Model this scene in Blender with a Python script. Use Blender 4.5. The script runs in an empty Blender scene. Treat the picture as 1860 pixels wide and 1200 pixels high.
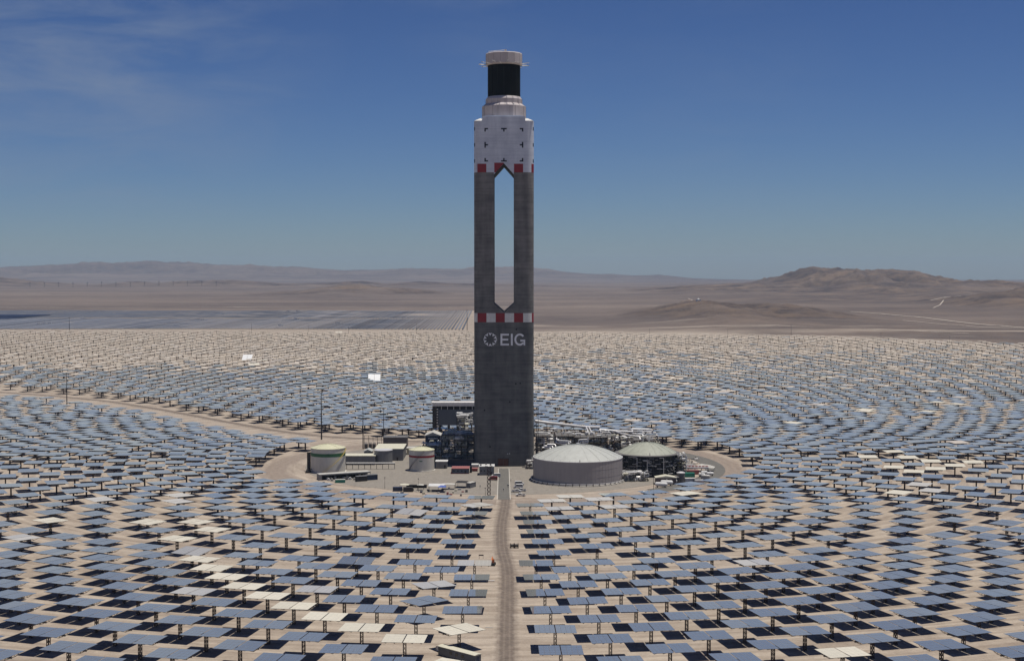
import bpy, math, random
import numpy as np
from mathutils import Vector, Matrix

random.seed(7)
rng = np.random.default_rng(11)
S = bpy.context.scene
COL = S.collection
R_ = math.radians

# ------------------------------------------------------------------ camera, light, exposure
F = 2550.0            # focal length in pixels of the 1860 px wide photograph
CH = 117.0            # height of the drone above the plain
PITCH = math.atan((600 - 497) / F)
cam = bpy.data.cameras.new('camera'); camo = bpy.data.objects.new('camera', cam); COL.objects.link(camo)
camo.location = (0, 0, CH); camo.rotation_euler = (math.pi / 2 - PITCH, 0, 0)
cam.sensor_width = 36; cam.lens = F / 1860 * 36; cam.clip_start = 1; cam.clip_end = 90000
S.camera = camo

SUN = Vector((0.18, 0.012, 0.983)).normalized()
W = bpy.data.worlds.new('World'); S.world = W; W.use_nodes = True
nt = W.node_tree; nt.nodes.clear()
out = nt.nodes.new('ShaderNodeOutputWorld'); bg = nt.nodes.new('ShaderNodeBackground')
sky = nt.nodes.new('ShaderNodeTexSky'); sky.sky_type = 'NISHITA'; sky.sun_disc = False
sky.sun_elevation = math.asin(SUN.z); sky.sun_rotation = math.atan2(SUN.x, SUN.y)
sky.altitude = 1500; sky.air_density = 1.0; sky.dust_density = 0.6; sky.ozone_density = 2.0
bg.inputs['Strength'].default_value = 0.055
gam = nt.nodes.new('ShaderNodeGamma'); gam.inputs[1].default_value = 1.42
mul = nt.nodes.new('ShaderNodeMix'); mul.data_type = 'RGBA'; mul.blend_type = 'MULTIPLY'; mul.inputs[0].default_value = 1
mul.inputs[7].default_value = (0.250, 0.288, 0.392, 1)
# thin cirrus, laid out by direction
tc = nt.nodes.new('ShaderNodeTexCoord'); mp = nt.nodes.new('ShaderNodeMapping')
mp.inputs['Scale'].default_value = (7, 3, 26); mp.inputs['Rotation'].default_value = (0, R_(-27), 0)
nz = nt.nodes.new('ShaderNodeTexNoise'); nz.inputs['Scale'].default_value = 1.3; nz.inputs['Detail'].default_value = 7; nz.inputs['Roughness'].default_value = 0.6; nz.inputs['Distortion'].default_value = 0.5
nz2 = nt.nodes.new('ShaderNodeTexNoise'); nz2.inputs['Scale'].default_value = 2.2; nz2.inputs['Detail'].default_value = 2
rmp = nt.nodes.new('ShaderNodeMapRange'); rmp.inputs[1].default_value = 0.38; rmp.inputs[2].default_value = 0.72; rmp.inputs[4].default_value = 1.0
rmp2 = nt.nodes.new('ShaderNodeMapRange'); rmp2.inputs[1].default_value = 0.50; rmp2.inputs[2].default_value = 0.66; rmp2.inputs[4].default_value = 0.25
mm = nt.nodes.new('ShaderNodeMath'); mm.operation = 'MULTIPLY'
cmix = nt.nodes.new('ShaderNodeMix'); cmix.data_type = 'RGBA'; cmix.inputs[7].default_value = (3.1, 3.9, 5.4, 1)
L = nt.links.new
L(tc.outputs['Generated'], mp.inputs[0]); L(mp.outputs[0], nz.inputs['Vector'])
mp2 = nt.nodes.new('ShaderNodeMapping'); mp2.inputs['Location'].default_value = (0.35, 0.0, 0.05)
L(tc.outputs['Generated'], mp2.inputs[0]); L(mp2.outputs[0], nz2.inputs['Vector'])
vd = nt.nodes.new('ShaderNodeVectorMath'); vd.operation = 'DISTANCE'; vd.inputs[1].default_value = (-0.30, 0.93, 0.19)   # the bank of cirrus on the left
rmp3 = nt.nodes.new('ShaderNodeMapRange'); rmp3.inputs[1].default_value = 0.06; rmp3.inputs[2].default_value = 0.20; rmp3.inputs[3].default_value = 0.62; rmp3.inputs[4].default_value = 0.0
L(tc.outputs['Generated'], vd.inputs[0]); L(vd.outputs['Value'], rmp3.inputs[0])
mxm = nt.nodes.new('ShaderNodeMath'); mxm.operation = 'MAXIMUM'
L(nz.outputs[0], rmp.inputs[0]); L(nz2.outputs[0], rmp2.inputs[0]); L(rmp.outputs[0], mm.inputs[0]); L(rmp2.outputs[0], mxm.inputs[0]); L(rmp3.outputs[0], mxm.inputs[1]); L(mxm.outputs[0], mm.inputs[1])
L(sky.outputs[0], gam.inputs[0]); L(gam.outputs[0], mul.inputs[6])
L(mul.outputs[2], cmix.inputs[6]); L(mm.outputs[0], cmix.inputs[0]); L(cmix.outputs[2], bg.inputs[0]); L(bg.outputs[0], out.inputs[0])

sl = bpy.data.lights.new('sun', 'SUN'); sl.energy = 3.3; sl.angle = R_(0.53); sl.color = (1.0, 0.95, 0.87)
so = bpy.data.objects.new('sun', sl); COL.objects.link(so)
so.rotation_euler = (-SUN).to_track_quat('-Z', 'Y').to_euler(); so.location = (0, 0, 600)
S.view_settings.view_transform = 'Standard'; S.view_settings.look = 'None'
S.view_settings.exposure = 0.24; S.view_settings.gamma = 1.0
S.cycles.caustics_reflective = False; S.cycles.caustics_refractive = False
S.cycles.max_bounces = 6; S.cycles.diffuse_bounces = 3; S.cycles.glossy_bounces = 4; S.cycles.volume_bounces = 1
S.cycles.use_denoising = True

# pixel of the photograph (1860x1200) -> world
_c, _s = math.cos(PITCH), math.sin(PITCH)
def ray(px, py):
    a, b = (px - 930) / F, (600 - py) / F
    return Vector((a, _c + b * _s, b * _c - _s))
def G(px, py, z=0.0):
    r = ray(px, py); t = (z - CH) / r.z
    return Vector((r.x * t, r.y * t, z))
def P(px, py, Y):
    r = ray(px, py); t = Y / r.y
    return Vector((r.x * t, Y, CH + r.z * t))
def px_of(x, y, z):
    dz = z - CH; dep = y * _c - dz * _s; up = y * _s + dz * _c
    return 930 + F * x / dep, 600 - F * up / dep

# ------------------------------------------------------------------ materials
def nodes(name):
    m = bpy.data.materials.new(name); m.use_nodes = True
    return m, m.node_tree, m.node_tree.nodes['Principled BSDF']
def mat(name, col, rough=0.7, metal=0.0, var=0.12, scale=0.6, stretch=(1, 1, 1), bump=0.0, coord='Object', rnd=0.0):
    m, t, b = nodes(name)
    b.inputs['Roughness'].default_value = rough; b.inputs['Metallic'].default_value = metal
    c = t.nodes.new('ShaderNodeTexCoord'); mp = t.nodes.new('ShaderNodeMapping'); mp.inputs['Scale'].default_value = stretch
    n = t.nodes.new('ShaderNodeTexNoise'); n.inputs['Scale'].default_value = scale; n.inputs['Detail'].default_value = 6; n.inputs['Roughness'].default_value = 0.62
    r = t.nodes.new('ShaderNodeMapRange'); r.inputs[1].default_value = 0.28; r.inputs[2].default_value = 0.72
    r.inputs[3].default_value = 1 - var; r.inputs[4].default_value = 1 + var
    x = t.nodes.new('ShaderNodeMix'); x.data_type = 'RGBA'; x.blend_type = 'MULTIPLY'; x.inputs[0].default_value = 1
    x.inputs[6].default_value = (*col, 1)
    lk = t.links.new
    lk(c.outputs[coord], mp.inputs[0]); lk(mp.outputs[0], n.inputs['Vector']); lk(n.outputs[0], r.inputs[0])
    if rnd:
        oi = t.nodes.new('ShaderNodeObjectInfo'); rr = t.nodes.new('ShaderNodeMapRange'); rr.inputs[3].default_value = 1 - rnd; rr.inputs[4].default_value = 1 + rnd
        ml = t.nodes.new('ShaderNodeMath'); ml.operation = 'MULTIPLY'
        lk(oi.outputs['Random'], rr.inputs[0]); lk(rr.outputs[0], ml.inputs[0]); lk(r.outputs[0], ml.inputs[1]); lk(ml.outputs[0], x.inputs[7])
    else:
        lk(r.outputs[0], x.inputs[7])
    lk(x.outputs[2], b.inputs['Base Color'])
    if bump:
        bp = t.nodes.new('ShaderNodeBump'); bp.inputs['Strength'].default_value = bump; bp.inputs['Distance'].default_value = 0.1
        lk(n.outputs[0], bp.inputs['Height']); lk(bp.outputs[0], b.inputs['Normal'])
    return m

M = {}
M['steel_dark'] = mat('dark_painted_steel', (0.042, 0.038, 0.036), 0.75, 0.0)
M['steel_mid'] = mat('weathered_galvanised_steel', (0.17, 0.16, 0.15), 0.65, 0.15)
M['rust'] = mat('brown_primed_steel', (0.070, 0.045, 0.038), 0.7, 0.1)
M['silver'] = mat('aluminium_cladding', (0.70, 0.68, 0.66), 0.42, 0.2, 0.12, 0.8)
M['cream'] = mat('cream_paint', (0.62, 0.59, 0.46), 0.6)
M['white'] = mat('white_paint', (0.68, 0.67, 0.64), 0.5)
M['white_dirty'] = mat('dusty_white_sheet', (0.50, 0.48, 0.43), 0.7, 0, 0.2, 0.4)
M['grey_wall'] = mat('grey_cladding', (0.19, 0.19, 0.195), 0.6, 0.1, 0.15, 0.3, (1, 1, 0.2))
M['tank_wall'] = mat('corrugated_tank_cladding', (0.36, 0.325, 0.31), 0.6, 0.05, 0.10, 0.25, (1, 1, 0.15))
M['tank_roof'] = mat('tank_roof_sheet', (0.47, 0.475, 0.435), 0.55, 0.0, 0.10, 0.35)
M['tank_cream'] = mat('small_tank_paint', (0.60, 0.57, 0.50), 0.6, 0.0, 0.16, 0.25, (1, 1, 0.25))
M['tank_yellow'] = mat('small_tank_roof_paint', (0.60, 0.58, 0.40), 0.6)
M['green'] = mat('green_band_paint', (0.03, 0.13, 0.05), 0.5)
M['red'] = mat('red_band_paint', (0.26, 0.012, 0.02), 0.55, 0, 0.12, 0.3)
M['redroof'] = mat('faded_red_roof', (0.32, 0.12, 0.11), 0.7)
M['blue_dark'] = mat('navy_cladding', (0.018, 0.030, 0.070), 0.5)
M['slate'] = mat('slate_windwall_sheet', (0.085, 0.10, 0.125), 0.5, 0.1, 0.12, 0.2, (1, 1, 0.3))
M['blue'] = mat('blue_tarpaulin', (0.08, 0.13, 0.40), 0.6)
M['teal'] = mat('teal_green_sheet', (0.03, 0.27, 0.18), 0.5)
M['black'] = mat('black_interior', (0.015, 0.014, 0.016), 0.8)
M['glass'] = mat('dark_window_glass', (0.02, 0.025, 0.03), 0.08, 0.0)
M['tyre'] = mat('rubber_tyre', (0.02, 0.02, 0.02), 0.85)
M['orange'] = mat('orange_machine_paint', (0.62, 0.17, 0.04), 0.5)
M['yellow'] = mat('yellow_machine_paint', (0.45, 0.33, 0.08), 0.5)
M['carred'] = mat('dark_red_vehicle_paint', (0.25, 0.015, 0.02), 0.3)
M['brownwall'] = mat('brown_grey_wall', (0.13, 0.105, 0.10), 0.7)
M['skin'] = mat('skin', (0.35, 0.2, 0.14), 0.6)
M['hivis'] = mat('workwear', (0.08, 0.09, 0.12), 0.8)
M['curb'] = mat('pale_concrete_kerb', (0.55, 0.52, 0.46), 0.8)
M['door'] = mat('rusty_brown_door', (0.10, 0.035, 0.022), 0.7)
M['receiver'] = mat('black_receiver_coating', (0.005, 0.005, 0.005), 0.9, 0, 0.15, 1.0, (1, 1, 0.05))
M['shield'] = mat('pinkish_white_ceramic_board', (0.50, 0.45, 0.44), 0.8, 0, 0.14, 0.35, (1, 1, 0.3))
M['receiver'].node_tree.nodes['Principled BSDF'].inputs['Specular IOR Level'].default_value = 0.12
M['letter'] = mat('white_lettering', (0.82, 0.82, 0.84), 0.7, 0, 0.12, 0.5)
M['ink'] = mat('navy_mark_paint', (0.008, 0.010, 0.022), 0.7)

def concrete(name, base, dark, streak=True, amp=1.0, zfade=False):
    m, t, b = nodes(name); b.inputs['Roughness'].default_value = 0.85
    lk = t.links.new
    c = t.nodes.new('ShaderNodeTexCoord')
    def ns(scale, st, det=5, rough=.6):
        mp = t.nodes.new('ShaderNodeMapping'); mp.inputs['Scale'].default_value = st
        n = t.nodes.new('ShaderNodeTexNoise'); n.inputs['Scale'].default_value = scale; n.inputs['Detail'].default_value = det; n.inputs['Roughness'].default_value = rough
        lk(c.outputs['Object'], mp.inputs[0]); lk(mp.outputs[0], n.inputs['Vector']); return n
    a = ns(0.5, (0.10, 0.10, 1.5), 7, .75)      # pour lifts
    d = ns(0.22, (1, 1, .10), 6, .6)        # runs
    e = ns(0.12, (1, 1, 1), 3)
    sx = t.nodes.new('ShaderNodeSeparateXYZ'); lk(c.outputs['Object'], sx.inputs[0])
    fr = t.nodes.new('ShaderNodeMath'); fr.operation = 'FRACT'; dv = t.nodes.new('ShaderNodeMath'); dv.operation = 'DIVIDE'; dv.inputs[1].default_value = 4.0
    lk(sx.outputs[2], dv.inputs[0]); lk(dv.outputs[0], fr.inputs[0])
    lt = t.nodes.new('ShaderNodeMath'); lt.operation = 'LESS_THAN'; lt.inputs[1].default_value = 0.10; lk(fr.outputs[0], lt.inputs[0])
    s1 = t.nodes.new('ShaderNodeMath'); s1.operation = 'ADD'; lk(a.outputs[0], s1.inputs[0]); lk(d.outputs[0], s1.inputs[1])
    s2 = t.nodes.new('ShaderNodeMath'); s2.operation = 'ADD'; lk(s1.outputs[0], s2.inputs[0]); lk(e.outputs[0], s2.inputs[1])
    s3 = t.nodes.new('ShaderNodeMath'); s3.operation = 'MULTIPLY_ADD'; s3.inputs[1].default_value = -0.13; lk(lt.outputs[0], s3.inputs[0]); lk(s2.outputs[0], s3.inputs[2])
    r = t.nodes.new('ShaderNodeMapRange'); r.inputs[1].default_value = 1.5 - .28 * amp; r.inputs[2].default_value = 1.5 + .28 * amp
    lk(s3.outputs[0], r.inputs[0])
    x = t.nodes.new('ShaderNodeMix'); x.data_type = 'RGBA'; x.inputs[6].default_value = (*dark, 1); x.inputs[7].default_value = (*base, 1)
    lk(r.outputs[0], x.inputs[0]); last = x
    if zfade:   # paler and browner above the slot's foot
        zr = t.nodes.new('ShaderNodeMapRange'); zr.inputs[1].default_value = 80; zr.inputs[2].default_value = 112; lk(sx.outputs[2], zr.inputs[0])
        last = t.nodes.new('ShaderNodeMix'); last.data_type = 'RGBA'; last.blend_type = 'MULTIPLY'; last.inputs[0].default_value = 1
        tn = t.nodes.new('ShaderNodeMix'); tn.data_type = 'RGBA'; tn.inputs[6].default_value = (.92, .94, .95, 1); tn.inputs[7].default_value = (1.32, 1.29, 1.26, 1)
        lk(zr.outputs[0], tn.inputs[0]); lk(x.outputs[2], last.inputs[6]); lk(tn.outputs[2], last.inputs[7])
    lk(last.outputs[2], b.inputs['Base Color'])
    return m
M['concrete'] = concrete('slipformed_concrete', (0.180, 0.174, 0.166), (0.086, 0.085, 0.084), zfade=True)
M['whiteconc'] = concrete('white_painted_concrete', (0.74, 0.78, 0.84), (0.50, 0.54, 0.62), amp=1.2)

def mirror_mat(name, island, dust, dustcol=(0.35, 0.37, 0.36)):
    m, t, b = nodes(name); lk = t.links.new
    b.inputs['Metallic'].default_value = 1; b.inputs['Roughness'].default_value = 0.03; b.inputs['Base Color'].default_value = (0.82, 0.88, 0.80, 1)
    df = t.nodes.new('ShaderNodeBsdfDiffuse'); df.inputs[0].default_value = (*dustcol, 1)
    mx = t.nodes.new('ShaderNodeMixShader'); o = t.nodes['Material Output']
    if island:
        g = t.nodes.new('ShaderNodeNewGeometry'); src = g.outputs['Random Per Island']
    else:
        g = t.nodes.new('ShaderNodeObjectInfo'); src = g.outputs['Random']
    pw = t.nodes.new('ShaderNodeMath'); pw.operation = 'POWER'; pw.inputs[1].default_value = 2.2; lk(src, pw.inputs[0])
    r = t.nodes.new('ShaderNodeMapRange'); r.inputs[3].default_value = dust[0]; r.inputs[4].default_value = dust[1]; lk(pw.outputs[0], r.inputs[0])
    c = t.nodes.new('ShaderNodeTexCoord'); n = t.nodes.new('ShaderNodeTexNoise'); n.inputs['Scale'].default_value = 0.5; n.inputs['Detail'].default_value = 4
    lk(c.outputs['Object'], n.inputs['Vector'])
    ad = t.nodes.new('ShaderNodeMath'); ad.operation = 'MULTIPLY_ADD'; ad.inputs[1].default_value = 0.02; lk(n.outputs[0], ad.inputs[0]); lk(r.outputs[0], ad.inputs[2])
    sb = t.nodes.new('ShaderNodeMath'); sb.operation = 'SUBTRACT'; sb.inputs[1].default_value = 0.01; lk(ad.outputs[0], sb.inputs[0])
    # a thin dust film hides the mirror more and more towards grazing view: 1-(1-k)^(1/cos)
    ge = t.nodes.new('ShaderNodeNewGeometry'); dt = t.nodes.new('ShaderNodeVectorMath'); dt.operation = 'DOT_PRODUCT'
    lk(ge.outputs['Incoming'], dt.inputs[0]); lk(ge.outputs['Normal'], dt.inputs[1])
    ab_ = t.nodes.new('ShaderNodeMath'); ab_.operation = 'ABSOLUTE'; lk(dt.outputs['Value'], ab_.inputs[0])
    mxx = t.nodes.new('ShaderNodeMath'); mxx.operation = 'MAXIMUM'; mxx.inputs[1].default_value = .02; lk(ab_.outputs[0], mxx.inputs[0])
    iv = t.nodes.new('ShaderNodeMath'); iv.operation = 'DIVIDE'; iv.inputs[0].default_value = 1.0; lk(mxx.outputs[0], iv.inputs[1])
    om = t.nodes.new('ShaderNodeMath'); om.operation = 'SUBTRACT'; om.inputs[0].default_value = 1.0; om.use_clamp = True; lk(sb.outputs[0], om.inputs[1])
    pp = t.nodes.new('ShaderNodeMath'); pp.operation = 'POWER'; lk(om.outputs[0], pp.inputs[0]); lk(iv.outputs[0], pp.inputs[1])
    fi = t.nodes.new('ShaderNodeMath'); fi.operation = 'SUBTRACT'; fi.inputs[0].default_value = 1.0; lk(pp.outputs[0], fi.inputs[1])
    lk(fi.outputs[0], mx.inputs[0]); lk(b.outputs[0], mx.inputs[1]); lk(df.outputs[0], mx.inputs[2]); lk(mx.outputs[0], o.inputs[0])
    return m
M['mirror'] = mirror_mat('heliostat_mirror', False, (0.085, 0.125))
M['mirror_field'] = mirror_mat('heliostat_mirror_field', True, (0.065, 0.135))
M['mirror_cream'] = mat('cream_protective_film', (0.60, 0.56, 0.46), 0.7, 0, 0.07, 0.5, rnd=0.06)
M['mirror_pale'] = mirror_mat('dust_covered_mirror', False, (0.17, 0.28), (0.52, 0.50, 0.46))
M['mirror_beige'] = mirror_mat('sand_dusted_mirror', True, (0.12, 0.26), (0.64, 0.56, 0.46))
M['mirror_white'] = mat('painted_sky_reflection', (0.86, 0.86, 0.84), 0.6, 0, 0.03)  # bright sky reflected by the tilted mirrors, painted as flat white
M['mirror_back'] = mat('mirror_back_sheet', (0.22, 0.20, 0.18), 0.7)
M['edge'] = mat('mirror_edge', (0.14, 0.13, 0.125), 0.5)
M['pv'] = mat('photovoltaic_glass', (0.135, 0.142, 0.165), 0.55, 0.0, 0.3, 6, coord='Generated', rnd=0.42)
M['pv_dark'] = mat('dark_blue_photovoltaic_glass', (0.006, 0.014, 0.05), 0.5)

# sand: shared colour recipe
TX, TY = -4.9, 868.0
def sand_nodes(t):
    lk = t.links.new
    geo = t.nodes.new('ShaderNodeNewGeometry')
    sub = t.nodes.new('ShaderNodeVectorMath'); sub.operation = 'SUBTRACT'; sub.inputs[1].default_value = (TX, TY, 0); lk(geo.outputs['Position'], sub.inputs[0])
    sp = t.nodes.new('ShaderNodeSeparateXYZ'); lk(sub.outputs[0], sp.inputs[0])
    at = t.nodes.new('ShaderNodeMath'); at.operation = 'ARCTAN2'; lk(sp.outputs[0], at.inputs[0]); lk(sp.outputs[1], at.inputs[1])
    ln = t.nodes.new('ShaderNodeVectorMath'); ln.operation = 'LENGTH'; lk(sub.outputs[0], ln.inputs[0])
    cb = t.nodes.new('ShaderNodeCombineXYZ')
    m1 = t.nodes.new('ShaderNodeMath'); m1.operation = 'MULTIPLY'; m1.inputs[1].default_value = 5.0; lk(at.outputs[0], m1.inputs[0])
    m2 = t.nodes.new('ShaderNodeMath'); m2.operation = 'MULTIPLY'; m2.inputs[1].default_value = 0.22; lk(ln.outputs['Value'], m2.inputs[0])
    lk(m1.outputs[0], cb.inputs[0]); lk(m2.outputs[0], cb.inputs[1])
    def ns(vec, scale, det=6, ro=.6):
        n = t.nodes.new('ShaderNodeTexNoise'); n.inputs['Scale'].default_value = scale; n.inputs['Detail'].default_value = det; n.inputs['Roughness'].default_value = ro; n.inputs['Distortion'].default_value = .4
        lk(vec, n.inputs['Vector']); return n.outputs[0]
    arcs = ns(cb.outputs[0], 1.0, 4, .55)
    big = ns(geo.outputs['Position'], 0.02, 4)
    mid = ns(geo.outputs['Position'], 0.13, 6)
    fine = ns(geo.outputs['Position'], 1.1, 5, .7)
    def mixc(fac, a, b_, lo=.3, hi=.7):
        r = t.nodes.new('ShaderNodeMapRange'); r.inputs[1].default_value = lo; r.inputs[2].default_value = hi; lk(fac, r.inputs[0])
        x = t.nodes.new('ShaderNodeMix'); x.data_type = 'RGBA'; lk(r.outputs[0], x.inputs[0])
        for i, v in ((6, a), (7, b_)):
            if isinstance(v, tuple): x.inputs[i].default_value = (*v, 1)
            else: lk(v, x.inputs[i])
        return x.outputs[2]
    c1 = mixc(arcs, (0.235, 0.184, 0.143), (0.560, 0.480, 0.385), .38, .64)
    c2 = mixc(big, (0.315, 0.250, 0.196), (0.420, 0.352, 0.280))
    c3 = mixc(mid, (0.25, 0.190, 0.145), (0.520, 0.442, 0.352))
    x = t.nodes.new('ShaderNodeMix'); x.data_type = 'RGBA'; x.inputs[0].default_value = .34; lk(c1, x.inputs[6]); lk(c2, x.inputs[7])
    y = t.nodes.new('ShaderNodeMix'); y.data_type = 'RGBA'; y.inputs[0].default_value = .35; lk(x.outputs[2], y.inputs[6]); lk(c3, y.inputs[7])
    # wheel ruts that follow the rings
    rt1 = t.nodes.new('ShaderNodeMath'); rt1.operation = 'MULTIPLY_ADD'; rt1.inputs[1].default_value = 9.0; lk(big, rt1.inputs[0]); lk(ln.outputs['Value'], rt1.inputs[2])
    rt2 = t.nodes.new('ShaderNodeMath'); rt2.operation = 'PINGPONG'; rt2.inputs[1].default_value = 3.1; lk(rt1.outputs[0], rt2.inputs[0])
    rt3 = t.nodes.new('ShaderNodeMapRange'); rt3.inputs[1].default_value = 2.2; rt3.inputs[2].default_value = 3.1; lk(rt2.outputs[0], rt3.inputs[0])
    rt4 = t.nodes.new('ShaderNodeMapRange'); rt4.inputs[1].default_value = .48; rt4.inputs[2].default_value = .62; rt4.inputs[4].default_value = .55; lk(mid, rt4.inputs[0])
    rt5 = t.nodes.new('ShaderNodeMath'); rt5.operation = 'MULTIPLY'; lk(rt3.outputs[0], rt5.inputs[0]); lk(rt4.outputs[0], rt5.inputs[1])
    yr = t.nodes.new('ShaderNodeMix'); yr.data_type = 'RGBA'; yr.inputs[7].default_value = (0.245, 0.185, 0.140, 1); lk(rt5.outputs[0], yr.inputs[0]); lk(y.outputs[2], yr.inputs[6]); y = yr
    z = t.nodes.new('ShaderNodeMix'); z.data_type = 'RGBA'; z.blend_type = 'MULTIPLY'; z.inputs[0].default_value = .62
    fr = t.nodes.new('ShaderNodeMapRange'); fr.inputs[3].default_value = .55; fr.inputs[4].default_value = 1.45; lk(fine, fr.inputs[0])
    lk(y.outputs[2], z.inputs[6]); lk(fr.outputs[0], z.inputs[7])
    bp = t.nodes.new('ShaderNodeBump'); bp.inputs['Strength'].default_value = .8; bp.inputs['Distance'].default_value = 2.5
    lk(mid, bp.inputs['Height'])
    return z.outputs[2], bp.outputs[0], mixc, ns, geo

def ground_mat():
    m, t, b = nodes('desert_ground'); lk = t.links.new
    col, nrm, mixc, ns, geo = sand_nodes(t)
    at = t.nodes.new('ShaderNodeAttribute'); at.attribute_name = 'cleared'
    rc = t.nodes.new('ShaderNodeAttribute'); rc.attribute_name = 'rock'
    pos = geo.outputs['Position']
    st = t.nodes.new('ShaderNodeMapping'); st.inputs['Scale'].default_value = (0.35, 1.0, 1.0); lk(pos, st.inputs[0])
    w1 = ns(st.outputs[0], 0.0016, 8, .62); w2 = ns(pos, 0.012, 6, .65)
    wild = mixc(w1, (0.100, 0.076, 0.065), (0.215, 0.165, 0.130), .40, .60)
    wild2 = mixc(w2, (0.080, 0.060, 0.053), (0.195, 0.150, 0.118))
    wx = t.nodes.new('ShaderNodeMix'); wx.data_type = 'RGBA'; wx.inputs[0].default_value = .4; lk(wild, wx.inputs[6]); lk(wild2, wx.inputs[7])
    r1 = ns(pos, 0.0045, 9, .72)
    rock = mixc(r1, (0.045, 0.031, 0.027), (0.190, 0.132, 0.088), .42, .66)
    wr = t.nodes.new('ShaderNodeMix'); wr.data_type = 'RGBA'; lk(rc.outputs['Fac'], wr.inputs[0]); lk(wx.outputs[2], wr.inputs[6]); lk(rock, wr.inputs[7])
    x = t.nodes.new('ShaderNodeMix'); x.data_type = 'RGBA'; lk(at.outputs['Fac'], x.inputs[0]); lk(wr.outputs[2], x.inputs[6]); lk(col, x.inputs[7])
    lk(x.outputs[2], b.inputs['Base Color']); b.inputs['Roughness'].default_value = .95; lk(nrm, b.inputs['Normal'])
    return m
M['ground'] = ground_mat()

def strip_mat(name, a, b_, soft=True, twin=False):
    """road surface that frays into the sand at its edges; the attribute v runs -1..1 across"""
    m, t, b = nodes(name); lk = t.links.new
    col, nrm, mixc, ns, geo = sand_nodes(t)
    n1 = ns(geo.outputs['Position'], 0.35, 6, .7)
    road = mixc(n1, a, b_)
    at = t.nodes.new('ShaderNodeAttribute'); at.attribute_name = 'v'
    ab = t.nodes.new('ShaderNodeMath'); ab.operation = 'ABSOLUTE'; lk(at.outputs['Fac'], ab.inputs[0])
    if twin:   # paler wheel ruts
        sn = t.nodes.new('ShaderNodeMath'); sn.operation = 'PINGPONG'; sn.inputs[1].default_value = .19; lk(ab.outputs[0], sn.inputs[0])
        rr = t.nodes.new('ShaderNodeMapRange'); rr.inputs[1].default_value = .08; rr.inputs[2].default_value = .19; rr.inputs[4].default_value = .22; lk(sn.outputs[0], rr.inputs[0])
        rx = t.nodes.new('ShaderNodeMix'); rx.data_type = 'RGBA'; lk(rr.outputs[0], rx.inputs[0]); lk(road, rx.inputs[6]); lk(col, rx.inputs[7]); road = rx.outputs[2]
    if soft:
        n2 = ns(geo.outputs['Position'], 0.25, 5, .65)
        ad = t.nodes.new('ShaderNodeMath'); ad.operation = 'MULTIPLY_ADD'; ad.inputs[1].default_value = .85; lk(n2, ad.inputs[0]); lk(ab.outputs[0], ad.inputs[2])
        f = t.nodes.new('ShaderNodeMapRange'); f.inputs[1].default_value = .82; f.inputs[2].default_value = 1.32; lk(ad.outputs[0], f.inputs[0])
        x = t.nodes.new('ShaderNodeMix'); x.data_type = 'RGBA'; lk(f.outputs[0], x.inputs[0]); lk(road, x.inputs[6]); lk(col, x.inputs[7]); road = x.outputs[2]
    lk(road, b.inputs['Base Color']); b.inputs['Roughness'].default_value = .95; lk(nrm, b.inputs['Normal'])
    return m
M['track'] = strip_mat('dark_gravel_track', (0.115, 0.090, 0.072), (0.225, 0.178, 0.142), True, True)
M['ringroad'] = strip_mat('brown_gravel_road', (0.215, 0.168, 0.135), (0.335, 0.270, 0.215), True, True)
M['asphalt'] = strip_mat('worn_asphalt', (0.125, 0.118, 0.105), (0.17, 0.16, 0.14), False)
M['pad'] = strip_mat('compacted_grey_gravel', (0.215, 0.190, 0.160), (0.315, 0.282, 0.238), False)
M['palesand'] = strip_mat('pale_desert_road', (0.50, 0.43, 0.35), (0.62, 0.54, 0.45), False)

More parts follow.
